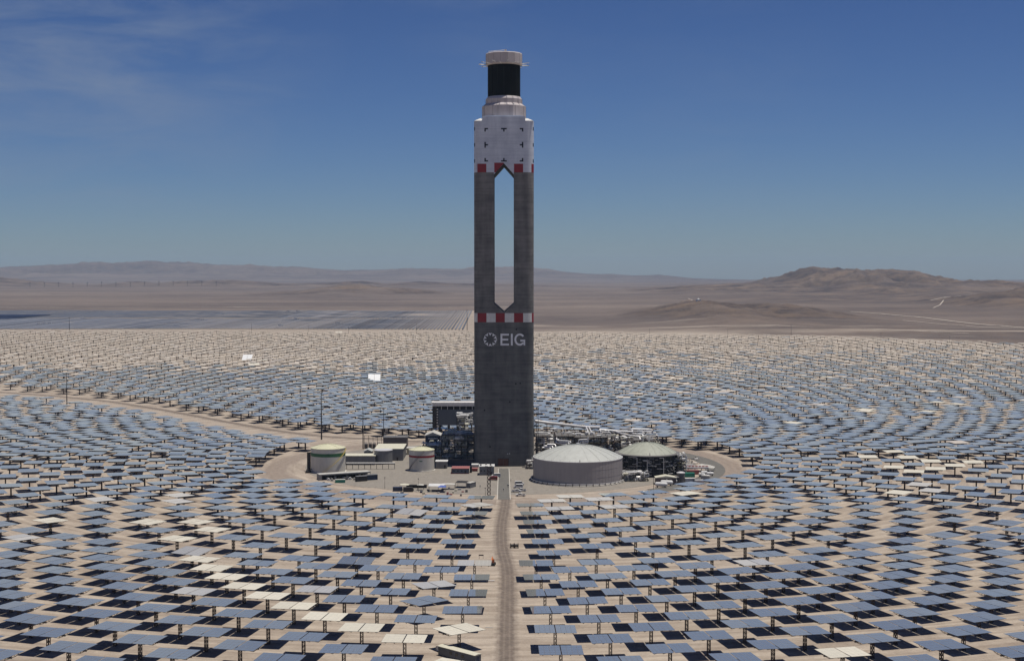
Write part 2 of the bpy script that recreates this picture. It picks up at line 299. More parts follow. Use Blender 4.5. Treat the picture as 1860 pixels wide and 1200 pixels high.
# ------------------------------------------------------------------ mesh helpers
class MB:
    def __init__(s): s.v = []; s.f = []; s.mi = []; s.mats = []
    def _m(s, m):
        if m is None: return 0
        if m not in s.mats: s.mats.append(m)
        return s.mats.index(m)
    def add(s, vs, fs, m=None):
        o = len(s.v); s.v += [tuple(p) for p in vs]; k = s._m(m)
        for f in fs: s.f.append(tuple(i + o for i in f)); s.mi.append(k)
        return s
    def box(s, x0, x1, y0, y1, z0, z1, m=None, M4=None):
        vs = [Vector(p) for p in ((x0, y0, z0), (x1, y0, z0), (x1, y1, z0), (x0, y1, z0), (x0, y0, z1), (x1, y0, z1), (x1, y1, z1), (x0, y1, z1))]
        if M4 is not None: vs = [M4 @ p for p in vs]
        return s.add(vs, [(0, 3, 2, 1), (4, 5, 6, 7), (0, 1, 5, 4), (1, 2, 6, 5), (2, 3, 7, 6), (3, 0, 4, 7)], m)
    def bar(s, a, b, w=0.1, m=None, h=None):
        a = Vector(a); b = Vector(b); d = (b - a); L_ = d.length
        if L_ < 1e-6: return s
        q = d.to_track_quat('Z', 'Y').to_matrix().to_4x4(); q.translation = a
        h = h or w
        return s.box(-w / 2, w / 2, -h / 2, h / 2, 0, L_, m, q)
    def cyl(s, c, r, z0, z1, n=24, m=None, r2=None, cap=True, M4=None, rot=0.0):
        r2 = r if r2 is None else r2
        vs = []
        for z, rr in ((z0, r), (z1, r2)):
            for i in range(n):
                a = 2 * math.pi * i / n + rot
                p = Vector((c[0] + rr * math.cos(a), c[1] + rr * math.sin(a), z)); vs.append(M4 @ p if M4 is not None else p)
        fs = [(i, (i + 1) % n, n + (i + 1) % n, n + i) for i in range(n)]
        if cap: fs += [tuple(range(n - 1, -1, -1)), tuple(range(n, 2 * n))]
        return s.add(vs, fs, m)
    def lathe(s, c, prof, n=32, m=None, rot=0.0, M4=None):
        vs = []; k = len(prof)
        for r, z in prof:
            for i in range(n):
                a = 2 * math.pi * i / n + rot
                p = Vector((c[0] + r * math.cos(a), c[1] + r * math.sin(a), z)); vs.append(M4 @ p if M4 is not None else p)
        fs = []
        for j in range(k - 1):
            for i in range(n):
                fs.append((j * n + i, j * n + (i + 1) % n, (j + 1) * n + (i + 1) % n, (j + 1) * n + i))
        fs.append(tuple(range(n - 1, -1, -1))); fs.append(tuple(range((k - 1) * n, k * n)))
        return s.add(vs, fs, m)
    def tube(s, pts, r, n=8, m=None):
        pts = [Vector(p) for p in pts]
        # rounded bends
        q = [pts[0]]
        for i in range(1, len(pts) - 1):
            a, b, c = pts[i - 1], pts[i], pts[i + 1]; k = min(2.2 * r, (b - a).length * .45, (c - b).length * .45)
            p0 = b + (a - b).normalized() * k; p2 = b + (c - b).normalized() * k
            q += [p0, (p0 + p2) * .25 + b * .5, p2]
        q.append(pts[-1]); vs = []
        up = None
        for i, p in enumerate(q):
            d = (q[min(i + 1, len(q) - 1)] - q[max(i - 1, 0)]).normalized()
            if up is None: up = d.orthogonal().normalized()
            up = (up - d * up.dot(d)); up = up.normalized() if up.length > 1e-4 else d.orthogonal().normalized()
            w = d.cross(up)
            for j in range(n):
                a = 2 * math.pi * j / n; vs.append(p + up * (math.cos(a) * r) + w * (math.sin(a) * r))
        fs = []
        for i in range(len(q) - 1):
            for j in range(n): fs.append((i * n + j, i * n + (j + 1) % n, (i + 1) * n + (j + 1) % n, (i + 1) * n + j))
        fs.append(tuple(range(n - 1, -1, -1))); fs.append(tuple(range((len(q) - 1) * n, len(q) * n)))
        return s.add(vs, fs, m)
    def prism(s, poly, y0, y1, m=None, axis='y'):
        """polygon in XZ extruded in Y, or polygon in XY extruded in Z"""
        n = len(poly)
        if axis == 'y': vs = [(a, y0, b) for a, b in poly] + [(a, y1, b) for a, b in poly]
        else: vs = [(a, b, y0) for a, b in poly] + [(a, b, y1) for a, b in poly]
        fs = [tuple(range(n - 1, -1, -1)) if axis != 'y' else tuple(range(n)), tuple(range(n, 2 * n)) if axis != 'y' else tuple(range(2 * n - 1, n - 1, -1))]
        fs += [((i + 1) % n, i, n + i, n + (i + 1) % n) if axis == 'y' else (i, (i + 1) % n, n + (i + 1) % n, n + i) for i in range(n)]
        return s.add(vs, fs, m)
    def mesh(s, name, smooth=False):
        me = bpy.data.meshes.new(name); me.from_pydata(s.v, [], s.f)
        for m in s.mats: me.materials.append(m)
        if len(s.mats) > 1: me.polygons.foreach_set('material_index', s.mi)
        if smooth:
            me.polygons.foreach_set('use_smooth', [True] * len(me.polygons))
            try: me.set_sharp_from_angle(angle=R_(35))
            except Exception: pass
        me.update(); return me
def obj(name, mb, m=None, parent=None, loc=None, smooth=False, kind=None, label=None):
    me = mb.mesh(name, smooth) if isinstance(mb, MB) else mb
    if m is not None and not me.materials: me.materials.append(m)
    o = bpy.data.objects.new(name, me); COL.objects.link(o)
    if parent is not None: o.parent = parent
    if loc is not None: o.location = loc
    if kind: o['kind'] = kind
    if label: o['label'] = label
    return o
def thing(name, label, cat, loc=(0, 0, 0), rz=0.0, group=None):
    o = bpy.data.objects.new(name, None); COL.objects.link(o); o.location = loc; o.rotation_euler = (0, 0, rz); o.empty_display_size = .5
    o['label'] = label; o['category'] = cat
    if group: o['group'] = group
    return o
def tag(o, label, cat, group=None):
    o['label'] = label; o['category'] = cat
    if group: o['group'] = group
    return o
def dup(root, loc, rz=None, label=None, sc=None):
    r = root.copy(); COL.objects.link(r); r.location = loc
    if rz is not None: r.rotation_euler = (0, 0, rz)
    if label: r['label'] = label
    if sc: r.scale = sc
    for ch in list(root.children):
        c = ch.copy(); COL.objects.link(c); c.parent = r
        for g in list(ch.children):
            d = g.copy(); COL.objects.link(d); d.parent = c
    return r

# ------------------------------------------------------------------ terrain
def _hash(ix, iy, seed):
    h = (ix.astype(np.int64) * 374761393 + iy.astype(np.int64) * 668265263 + seed * 1442695041) & 0x7fffffff
    h = (h ^ (h >> 13)) * 1274126177 & 0x7fffffff
    return ((h ^ (h >> 16)) & 0xffff) / 65535.0
def vnoise(x, y, seed=0):
    ix = np.floor(x); iy = np.floor(y); fx = x - ix; fy = y - iy
    fx = fx * fx * fx * (fx * (fx * 6 - 15) + 10); fy = fy * fy * fy * (fy * (fy * 6 - 15) + 10)
    a = _hash(ix, iy, seed); b = _hash(ix + 1, iy, seed); c = _hash(ix, iy + 1, seed); d = _hash(ix + 1, iy + 1, seed)
    return (a + (b - a) * fx) * (1 - fy) + (c + (d - c) * fx) * fy
def fbm(x, y, seed=0, octv=5, ridged=False, gain=.5):
    s = 0; a = 1; n = 0
    for k in range(octv):
        v = vnoise(x * 2 ** k + 17.3 * k, y * 2 ** k - 9.1 * k, seed + k)
        if ridged: v = 1 - abs(2 * v - 1)
        s = s + v * a; n += a; a *= gain
    return s / n
def ridge(x, y, D, w, pts, seed, rough=.35, ns=None, prw=1.7, wind=0.12):
    """a line of hills whose crest runs across at distance D; pts = crest as seen in the photograph"""
    xs = np.array([(p[0] - 930) / F * D for p in pts]); zs = np.array([CH + (497 - p[1]) / F * D for p in pts])
    zs[0] = 0; zs[-1] = 0
    ns = ns or w * .8
    crest = np.interp(x, xs, zs)
    yy = y - D - (fbm(x / (w * 2.5), x * 0 + 3.7, seed + 40, 3) - .5) * w * wind * 4
    prof = np.exp(-np.abs(yy / w) ** prw)
    r = fbm(x / ns + seed, y / ns, seed, 6, True, .55)
    r2 = fbm(x / (ns * .3) + seed, y / (ns * .45), seed + 9, 4, True, .6)
    return crest * prof * (1 + rough * 1.35 * (r - .74) * (1.0 - .85 * np.exp(-np.abs(yy / (w * .28)) ** 2)) + rough * .28 * (r2 - .6)), prof * (crest > 3) * np.clip(2.3 - 2.1 * r - 1.4 * (r2 - .5), .08, 1.4)  # rock mask rises in ravines: darker rock plus ravine shade in the colour
FAR = [(-700, 500), (-300, 492), (0, 488), (60, 484), (110, 481), (200, 476), (262, 475), (330, 478), (450, 483), (530, 484), (580, 488), (640, 491), (700, 491), (740, 486), (790, 487), (840, 489), (880, 485), (960, 487), (1010, 491), (1060, 495), (1110, 497), (1150, 500), (1200, 499), (1260, 505), (1310, 507), (1400, 509), (1550, 509), (1720, 511), (1770, 512), (1860, 513), (2300, 505), (2800, 500)]
BIG = [(1120, 530), (1250, 519), (1330, 515), (1385, 512), (1410, 505), (1432, 497), (1462, 487.5), (1480, 489), (1512, 486.5), (1552, 490.5), (1575, 489.5), (1615, 488), (1650, 494), (1690, 504), (1730, 511), (1765, 515), (1900, 530), (2000, 540)]
NEARH = [(990, 590), (1090, 576), (1180, 562), (1230, 551), (1265, 545), (1300, 546), (1345, 553), (1390, 551), (1440, 553), (1490, 561), (1560, 574), (1660, 590)]
RIGHTH = [(1690, 560), (1740, 545), (1790, 532), (1830, 527), (1880, 522), (2000, 520), (2300, 560)]
R2 = [(1740, 528), (1780, 518), (1810, 514), (1850, 515), (1900, 520), (2100, 530)]
LEFTH = [(-100, 515), (0, 504), (40, 509), (120, 517), (200, 517), (240, 511), (290, 515), (340, 510), (420, 509), (520, 516), (600, 513), (660, 510), (700, 516), (760, 511), (820, 514), (900, 516), (1100, 519)]
MIDL = [(440, 540), (540, 528), (600, 520), (650, 516), (700, 522), (760, 526), (840, 536), (950, 540)]
def height(x, y):
    d = np.hypot(x, y); Rt = np.hypot(x - TX, y - TY)
    far = np.clip((d - 3000) / 4500, 0, 1); far = far * far * (3 - 2 * far)
    h = far * (14 * fbm(x / 1900, y / 1900, 3, 5) + 7 * fbm(x / 420, y / 420, 5, 5, True)) - far * 7
    h = np.maximum(h, 0)
    nearm = np.clip((d - 2930) / 500, 0, 1)
    h += nearm * 5 * (fbm(x / 130, y / 130, 9, 4) - .45) * (1 - far * .4)
    rk = np.zeros_like(x)
    ahead = y > 500
    for pts, D, w, sd, ro, n_, pw in ((FAR, 24000, 2300, 21, .9, 1500, 1.9), (BIG, 9200, 1700, 31, 1.0, 460, 1.25), (NEARH, 3900, 560, 41, 1.0, 190, 1.4), (RIGHTH, 5200, 600, 51, .85, 260, 1.5), (R2, 8200, 700, 61, .8, 300, 1.5), (LEFTH, 12500, 1000, 71, .9, 480, 1.7), (MIDL, 7800, 620, 81, .9, 280, 1.6)):
        a, p = ridge(x, y, D, w, pts, sd, ro, n_, pw)
        a = np.where(ahead, a, 0)
        h = np.maximum(h, a + h * .35) ; rk = np.maximum(rk, (.35 if D > 20000 else 1) * np.where(ahead, p, 0) * np.clip(a / 14, 0, 1))
    h = np.where(d < 2930, 0.0, np.maximum(h, 0))
    return h, rk
# edge of the heliostat field, as distance from the camera
def field_far(px): return float(np.interp(px, [-600, 0, 900, 1100, 1500, 1860, 2400], [2780, 2780, 2760, 2740, 2560, 2330, 2100]))
def build_ground():
    a_d = np.concatenate([np.linspace(-180, -32, 38)[:-1], np.linspace(-32, -22, 26)[:-1], np.linspace(-22, 22, 900), np.linspace(22, 32, 26)[1:], np.linspace(32, 180, 38)[1:]])
    a_d = np.radians(a_d[:-1])
    rr = np.concatenate([[0.5, 60, 150], np.geomspace(220, 2900, 60), np.geomspace(2935, 27000, 400)])
    A, Rr = np.meshgrid(a_d, rr)
    X = (np.sin(A) * Rr).ravel(); Y = (np.cos(A) * Rr).ravel()
    H, rk = height(X, Y); H = np.maximum(H, 0)
    n, k = len(a_d), len(rr)
    idx = np.arange(n * k).reshape(k, n)
    i0 = idx[:-1]; i1 = idx[1:]
    q = np.stack([i0, np.roll(i0, -1, 1), np.roll(i1, -1, 1), i1], -1).reshape(-1, 4)[:, ::-1]
    me = bpy.data.meshes.new('ground')
    me.vertices.add(n * k); me.vertices.foreach_set('co', np.stack([X, Y, H], 1).astype(np.float32).ravel())
    me.loops.add(q.size); me.loops.foreach_set('vertex_index', q.astype(np.int32).ravel())
    me.polygons.add(len(q)); me.polygons.foreach_set('loop_start', np.arange(0, q.size, 4, dtype=np.int32))
    me.polygons.foreach_set('use_smooth', np.ones(len(q), bool))
    me.update(calc_edges=True); me.validate()
    d = np.hypot(X, Y); pxv = 930 + F * X / np.maximum(Y, 1)
    ff = np.interp(pxv, [-600, 0, 900, 1100, 1500, 1860, 2400], [2900, 2900, 2880, 2860, 2700, 2450, 2200])
    jag = (fbm(X / 180, Y / 180, 77, 4) - .5) * 260
    cl = np.clip((ff + jag * .5 - d) / 90 + .5, 0, 1) * np.clip((d - 0) / 1, 0, 1)
    # scraped pale ground around the solar panels and at the foot of the hills
    pv = ((X < -60) & (X > -2300) & (d > 2700) & (Y < 4400)).astype(float) * .8
    patch = np.clip((fbm(X / 420, Y / 110, 91, 4) - .60) * 7, 0, 1) * np.exp(-((d - 3050) / 260) ** 2) * .8 * (X > 0)
    cl = np.clip(np.maximum(np.maximum(cl, pv), patch), 0, 1)
    for nm, arr in (('cleared', cl), ('rock', np.clip(rk * 1.15 + np.clip((pxv - 1080) / 350, 0, 1) * (Y > 0) * (.25 + 1.1 * (fbm(X / 900, Y / 900, 63, 6) - .38)), 0, 1))):
        at = me.attributes.new(nm, 'FLOAT', 'POINT'); at.data.foreach_set('value', arr.astype(np.float32))
    o = obj('ground', me, M['ground'], kind='structure'); return o
build_ground()

_zc = {}
def zat(x, y):
    k = (round(x, -1), round(y, -1))
    if k not in _zc: _zc[k] = float(height(np.array([x], float), np.array([y], float))[0][0])
    return _zc[k]
def ribbon(name, pts, width, m, z=0.03, drape=False, step=12.0, closed=False, kind='structure', ends=None):
    P_ = [Vector((p[0], p[1], 0)) for p in pts]; q = []
    for a, b in zip(P_[:-1], P_[1:]):
        k = max(1, int((b - a).length / step))
        for i in range(k): q.append(a.lerp(b, i / k))
    q.append(P_[-1])
    for _ in range(3):
        if not closed: q = [q[0]] + [(q[i - 1] + q[i] * 2 + q[i + 1]) / 4 for i in range(1, len(q) - 1)] + [q[-1]]
    vs = []; val = []; cols = 9
    for i, p in enumerate(q):
        d = (q[min(i + 1, len(q) - 1)] - q[max(i - 1, 0)]); 
        if closed and i in (0, len(q) - 1): d = q[1] - q[-2]
        d.normalize(); nrm = Vector((-d.y, d.x, 0))
        w = width if not callable(width) else width(i / (len(q) - 1))
        for j in range(cols):
            v = -1 + 2 * j / (cols - 1); c = p - nrm * (v * w / 2); c = Vector((c.x, c.y, 0))
            vs.append([c.x, c.y, 0]); val.append(v)
    arr = np.array(vs)
    arr[:, 2] = (height(arr[:, 0], arr[:, 1])[0] + z) if drape else z
    fs = []
    for i in range(len(q) - 1):
        for j in range(cols - 1):
            a = i * cols + j; fs.append((a, a + 1, a + cols + 1, a + cols)[::-1])
    me = bpy.data.meshes.new(name); me.from_pydata(arr.tolist(), [], fs)
    at = me.attributes.new('v', 'FLOAT', 'POINT'); at.data.foreach_set('value', np.array(val, np.float32))
    me.update()
    if me.polygons[0].normal.z < 0: me.flip_normals()
    return obj(name, me, m, kind=kind)

# the round plant site: gravel ring road, grey yard, asphalt
PC = Vector((TX, 852, 0))
def circ(c, r, n=96, a0=0, a1=2 * math.pi): return [(c.x + r * math.cos(a0 + (a1 - a0) * i / n), c.y + r * math.sin(a0 + (a1 - a0) * i / n)) for i in range(n + 1)]
ribbon('ring_road', circ(PC, 137.5, 120), 25, M['ringroad'], 0.03, closed=True, step=9)
mb = MB(); pad = []
for i in range(128):
    a = 2 * math.pi * i / 128; r = 118 + 1.2 * math.sin(a * 3) + (3 if math.cos(a) < -.6 else 0)
    pad.append((PC.x + r * math.cos(a), PC.y + 4 + r * .97 * math.sin(a)))
mb.prism(pad, -0.2, 0.06, axis='z'); obj('yard', mb, M['pad'], kind='structure')
ribbon('perimeter_asphalt', circ(PC, 127.5, 60, R_(-50), R_(40)), 12, M['asphalt'], 0.10, step=6)
ROAD_PX = [(919, 903), (918, 916), (915, 931), (911.5, 950), (910.5, 970), (911, 990), (914, 1006), (919, 1020), (922, 1036), (922, 1060), (921.5, 1100), (920.5, 1150), (920.5, 1200), (921, 1300), (922, 1500)]
ROAD = [G(*p) for p in ROAD_PX]
ribbon('gravel_track', [(p.x, p.y) for p in ROAD], 9.5, M['track'], 0.07, step=5)
e0, e1 = G(915, 851), G(915, 907)
ribbon('entrance_road', [(e0.x, e0.y), (e1.x, e1.y)], 5.9, M['asphalt'], 0.12, step=5)
LR = [G(*p) for p in [(-420, 694), (-200, 699), (0, 712), (100, 719), (200, 729), (300, 745), (400, 764), (500, 782), (590, 793)]]
LR.append(Vector((PC.x - 60, PC.y + 124, 0)))
ribbon('access_road', [(p.x, p.y) for p in LR], 11, M['track'], 0.07, step=10)
for i, (sx, lb) in enumerate(((-1, 'left'), (1, 'right'))):
    k = MB(); a = Vector((e0.x + sx * 3.15, e0.y, 0)); b = Vector((e1.x + sx * 3.4, e1.y, 0)); k.bar(a + Vector((0, 0, .12)), b + Vector((0, 0, .12)), .34, None, .24)
    if sx > 0: k.box(a.x, a.x + 17, a.y - .17, a.y + .17, 0, .24)
    obj('kerb', k, M['curb'], kind='structure')

# desert roads beyond the field, draped on the terrain
def far_road(name, pts, D, w, cl=M['palesand']):
    q = []
    for (px, py), d in zip(pts, D):
        q.append(((px - 930) / F * d, d))
    return ribbon(name, q, w, cl, 1.0, drape=True, step=60)
def on_flat(py): return F * CH / (py - 497)
far_road('desert_road', [(-60, 560), (300, 559), (600, 560), (860, 557), (1100, 561), (1300, 566)], [on_flat(560), on_flat(559.5), on_flat(559.5), on_flat(558), 4900, 5000], 11)
far_road('desert_road', [(-40, 535), (92, 535)], [7800, 7850], 22)
far_road('desert_road', [(1545, 566), (1600, 570), (1680, 577), (1760, 588), (1860, 599), (2000, 607)], [4300, 4050, 3700, 3300, 2990, 2800], 9)
far_road('desert_road', [(1640, 577), (1700, 585), (1790, 598), (1860, 606)], [3500, 3280, 3000, 2960], 5)
far_road('desert_road', [(1690, 556), (1745, 556)], [5600, 5600], 14)
far_road('desert_road', [(1695, 570), (1718, 557)], [4700, 5500], 4)
far_road('desert_road', [(1250, 528), (1262, 533), (1276, 540), (1290, 544)], [6500, 5800, 4800, 4200], 3.5)
far_road('desert_road', [(960, 611), (1200, 605), (1400, 603), (1600, 606), (1760, 613)], [2900, 2960, 3010, 2900, 2740], 7)

# haze: one closed box of pale air round the camera and everything
hz = MB().box(-29000, 29000, -28500, 29000, -2.0, 430)
hm = bpy.data.materials.new('pale_air'); hm.use_nodes = True; t = hm.node_tree; t.nodes.clear()
ho = t.nodes.new('ShaderNodeOutputMaterial'); pv_ = t.nodes.new('ShaderNodeVolumePrincipled')
pv_.inputs['Density'].default_value = 2.0e-5; pv_.inputs['Color'].default_value = (0.50, 0.72, 1.0, 1); pv_.inputs['Anisotropy'].default_value = 0.1
t.links.new(pv_.outputs[0], ho.inputs['Volume'])
try: hm.cycles.homogeneous_volume = True
except Exception: pass
HZ = obj('haze', hz, hm, kind='stuff')

# ------------------------------------------------------------------ the tower
tower = thing('solar_tower', 'tall grey concrete tower with white top, black receiver and EIG lettering', 'tower', (TX, TY, 0))
HW, RC, SL = 18.1, 4.2, 6.0
zz = lambda py: CH + (497 - py) / F * 850.0
Z_AP1, Z_SH1 = zz(567), zz(551)       # V at the foot of the slot
Z_SH2, Z_AP2 = 178.0 - 1.2, zz(297.5) # gable at the head of the slot
Z_W, Z_T = 178.0, 209.0
def leg_plan(sx):
    pts = [(SL * sx, -HW)]
    for k in range(9):
        a = -math.pi / 2 + (math.pi / 2) * k / 8
        pts.append((sx * (HW - RC + RC * math.cos(a)), -(HW - RC) + RC * math.sin(a)))
    for k in range(9):
        a = (math.pi / 2) * k / 8
        pts.append((sx * (HW - RC + RC * math.cos(a)), (HW - RC) + RC * math.sin(a)))
    pts.append((SL * sx, HW))
    return pts if sx > 0 else pts[::-1]
mb = MB()
for sx in (-1, 1): mb.prism(leg_plan(sx), 0, Z_W, axis='z')
mb.prism([(-SL, 0), (SL, 0), (SL, Z_SH1), (0, Z_AP1), (-SL, Z_SH1)], -HW, HW)
obj('concrete_shaft', mb, M['concrete'], tower, smooth=True)
mb = MB()
for sx in (-1, 1): mb.prism(leg_plan(sx), Z_W, Z_T, axis='z')
mb.prism([(-SL, Z_SH2), (0, Z_AP2), (SL, Z_SH2), (SL, Z_T), (-SL, Z_T)], -HW, HW)
obj('white_shaft', mb, M['whiteconc'], tower, smooth=True)
# stepped top
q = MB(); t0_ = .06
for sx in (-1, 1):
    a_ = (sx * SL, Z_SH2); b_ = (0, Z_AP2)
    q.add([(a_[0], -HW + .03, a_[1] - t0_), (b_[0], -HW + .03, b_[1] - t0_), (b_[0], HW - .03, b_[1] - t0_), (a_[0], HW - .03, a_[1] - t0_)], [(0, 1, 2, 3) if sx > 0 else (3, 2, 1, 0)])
obj('painted_gable_shade', q, M['black'], tower)  # thin black sheets that put the slot ceiling's shade into colour
mb = MB(); mb.lathe((0, 0), [(HW * .985, Z_T), (HW * .985, Z_T + .5), (14.2, Z_T + 2.2), (13, Z_T + 2.2)], 8, rot=R_(22.5))
mb = MB(); hwt = HW - .35
mb.add([(-hwt, -hwt, Z_T), (hwt, -hwt, Z_T), (hwt, hwt, Z_T), (-hwt, hwt, Z_T), (-14.5, -13, Z_T + 1.9), (14.5, -13, Z_T + 1.9), (14.5, 13, Z_T + 1.9), (-14.5, 13, Z_T + 1.9)],
       [(0, 1, 5, 4), (1, 2, 6, 5), (2, 3, 7, 6), (3, 0, 4, 7), (4, 5, 6, 7)])
obj('shoulder_roof', mb, M['white'], tower)
mb = MB().box(-12.9, 12.9, -HW + .05, HW - .05, Z_T + .02, 211.6).prism([(-12.9, 211.61), (12.9, 211.61), (10, 212.15), (-10, 212.15)], -HW + .6, HW - .6); obj('neck', mb, M['whiteconc'], tower)
rr8 = 1 / math.cos(R_(22.5))
mb = MB().cyl((0, 0), 13.35 * rr8, 212.2, 219.0, 8, rot=R_(22.5)); obj('octagonal_shield', mb, M['shield'], tower)
for k in range(8):
    a = R_(22.5 + 45 * k)
    for q in (-1, 0, 1):
        c = Vector((math.cos(a + R_(22.5)), math.sin(a + R_(22.5)), 0)); tn = Vector((-c.y, c.x, 0))
        p = c * 13.40 + tn * (q * 3.6)
        if q: obj('panel_joint', MB().bar((p.x, p.y, 212.4), (p.x, p.y, 218.8), .12), M['steel_mid'], tower)
mb = MB().lathe((0, 0), [(13.5, 219.0), (13.5, 219.25), (11.4, 220.9), (11.4, 223.6), (10.9, 224.2), (10.2, 225.2)], 16, rot=R_(11.25)); obj('lower_heat_shield', mb, M['shield'], tower)
for k in range(16):
    a = R_(22.5 * k + 3)
    q = MB().bar((13.42 * math.cos(a), 13.42 * math.sin(a), 219.3), (11.35 * math.cos(a), 11.35 * math.sin(a), 221.0), .10)
    q.bar((11.42 * math.cos(a), 11.42 * math.sin(a), 221.0), (11.42 * math.cos(a), 11.42 * math.sin(a), 223.6), .08)
    obj('shield_seam', q, M['steel_mid'], tower)
NP = 16
for k in range(NP):
    a0, a1 = 2 * math.pi * k / NP, 2 * math.pi * (k + 1) / NP
    q = MB(); g = .012
    vs = []
    for z in (225.2, 244.4):
        for a in (a0 + g, a1 - g):
            vs.append((10.0 * math.cos(a), 10.0 * math.sin(a), z))
        for a in (a1 - g, a0 + g):
            vs.append((9.6 * math.cos(a), 9.6 * math.sin(a), z))
    q.add(vs, [(0, 3, 2, 1), (4, 5, 6, 7), (0, 1, 5, 4), (1, 2, 6, 5), (2, 3, 7, 6), (3, 0, 4, 7)])
    obj('receiver_panel', q, M['receiver'], tower)
obj('receiver_core', MB().cyl((0, 0), 9.55, 225.2, 244.4, 24), M['black'], tower)
mb = MB().lathe((0, 0), [(10.3, 244.3), (11.35, 245.0), (11.35, 251.2), (10.9, 251.7), (4, 252.1)], 16, rot=R_(11.25)); obj('upper_heat_shield', mb, M['shield'], tower)
for k in range(16):
    a = R_(22.5 * k + 11.25)
    obj('shield_seam', MB().bar((11.36 * math.cos(a), 11.36 * math.sin(a), 245.1), (11.36 * math.cos(a), 11.36 * math.sin(a), 251.1), .09), M['steel_mid'], tower)
obj('service_crane', MB().tube([(-9.5, -6, 252.2), (1.0, -6, 253.2), (1.6, -6, 253.2)], .16).box(.2, 1.6, -6.5, -5.5, 251.6, 253.4), M['white'], tower)
for k in range(20):
    a = R_(18 * k + 9); c, s_ = math.cos(a), math.sin(a); z = 244.9 + .9 * (k % 2)
    q = MB().tube([(10.6 * c, 10.6 * s_, z - .4), (15.6 * c, 15.6 * s_, z)], .17, 6)
    q.box(15.0 * c - .35, 15.0 * c + .35, 15.0 * s_ - .35, 15.0 * s_ + .35, z - .2, z + .25)
    obj('camera_arm', q, M['white'], tower)
# painted squares, on the real surface of the shaft
def perim(s):
    """distance s along the front, from the middle; goes round the corners"""
    L0 = HW - RC; arc = RC * math.pi / 2
    sg = 1 if s >= 0 else -1; a = abs(s)
    if a <= L0: return Vector((sg * a, -HW, 0)), Vector((0, -1, 0))
    if a <= L0 + arc:
        t_ = (a - L0) / RC; n = Vector((sg * math.sin(t_), -math.cos(t_), 0)); return Vector((sg * L0, -L0, 0)) + n * RC, n
    b = a - L0 - arc; return Vector((sg * HW, -L0 + b, 0)), Vector((sg, 0, 0))
def patch(name, s0, s1, z0, z1, m, off=.05, parent=tower, label=None):
    n = max(2, int((s1 - s0) / .5) + 1); q = MB(); vs = []
    for i in range(n):
        p, nn = perim(s0 + (s1 - s0) * i / (n - 1))
        a, b = p + nn * off, p - nn * .05
        vs += [(a.x, a.y, z0), (a.x, a.y, z1), (b.x, b.y, z0), (b.x, b.y, z1)]
    fs = []
    for i in range(n - 1):
        o = i * 4; fs += [(o, o + 4, o + 5, o + 1), (o + 1, o + 5, o + 7, o + 3), (o + 2, o, o + 4, o + 6)[::-1]]
    e = (n - 1) * 4; fs += [(0, 1, 3, 2), (e, e + 2, e + 3, e + 1)]
    q.add(vs, fs); return obj(name, q, m, parent, label=label)
zb0, zb1 = zz(585), zz(568.5)
w = 5.55; edges = [-16.1 + w * k for k in range(-3, 10)]
for i in range(len(edges) - 1):
    patch('painted_square', edges[i], edges[i + 1], zb0, zb1, M['red'] if (i - 3) % 2 == 0 else M['white'], label=('red' if (i - 3) % 2 == 0 else 'white') + ' square of the lower checked band')
zt0, zt1 = Z_W, zz(298.5)
for a, b in ((-16.1 - w * 2, -16.1 - w), (-16.1, -10.6), (6.1, 11.6), (16.9, 22.4)):
    patch('painted_square', a, b, zt0, zt1, M['red'], label='red square of the upper band')
gx = SL * (Z_AP2 - zt0) / (Z_AP2 - Z_SH2)
obj('painted_square', MB().prism([(-SL + .2, zt0), (-gx, zt0), (0, Z_AP2), (0, zt1 if zt1 > Z_AP2 else Z_AP2 + .3), (-SL + .2, zt1 if zt1 > Z_AP2 else Z_AP2 + .3)], -HW - .05, -HW + .02), M['red'], tower, label='red square cut by the gable of the slot')
# dark calibration marks
def mark(cx, cz, arms, name='calibration_mark'):
    q = MB(); l_ = 1.75
    s = .42
    q2 = MB()
    for (ax, az) in arms:
        x0, x1 = sorted((cx - s * (ax == 0), cx + (ax * l_ if ax else s))); 
        if ax: x0, x1 = sorted((cx - ax * s, cx + ax * l_))
        if az: z0, z1 = sorted((cz - az * s, cz + az * l_))
        else: z0, z1 = cz - s, cz + s
        off = .05 if ax else .053
        q2.box(x0, x1, -HW - off, -HW + .02, z0, z1)
    obj(name, q2, M['ink'], tower)
MX = (-11.3, 0, 11.3); MZ = (zz(235.5), zz(264.5), zz(293.5))
mark(MX[0], MZ[0], [(1, 0), (0, -1)]); mark(MX[1], MZ[0], [(1, 0), (-1, 0), (0, -1)]); mark(MX[2], MZ[0], [(-1, 0), (0, -1)])
mark(MX[0], MZ[1], [(1, 0), (0, 1), (0, -1)]); mark(MX[2], MZ[1], [(-1, 0), (0, 1), (0, -1)])
mark(MX[0], MZ[2], [(1, 0), (0, 1)]); mark(MX[1], MZ[2], [(1, 0), (-1, 0), (0, 1)]); mark(MX[2], MZ[2], [(-1, 0), (0, 1)])
for s0 in (-19.4, 18.2):
    for z_ in MZ: patch('calibration_mark', s0, s0 + 1.3, z_ - .9, z_ + 1.2, M['ink'])
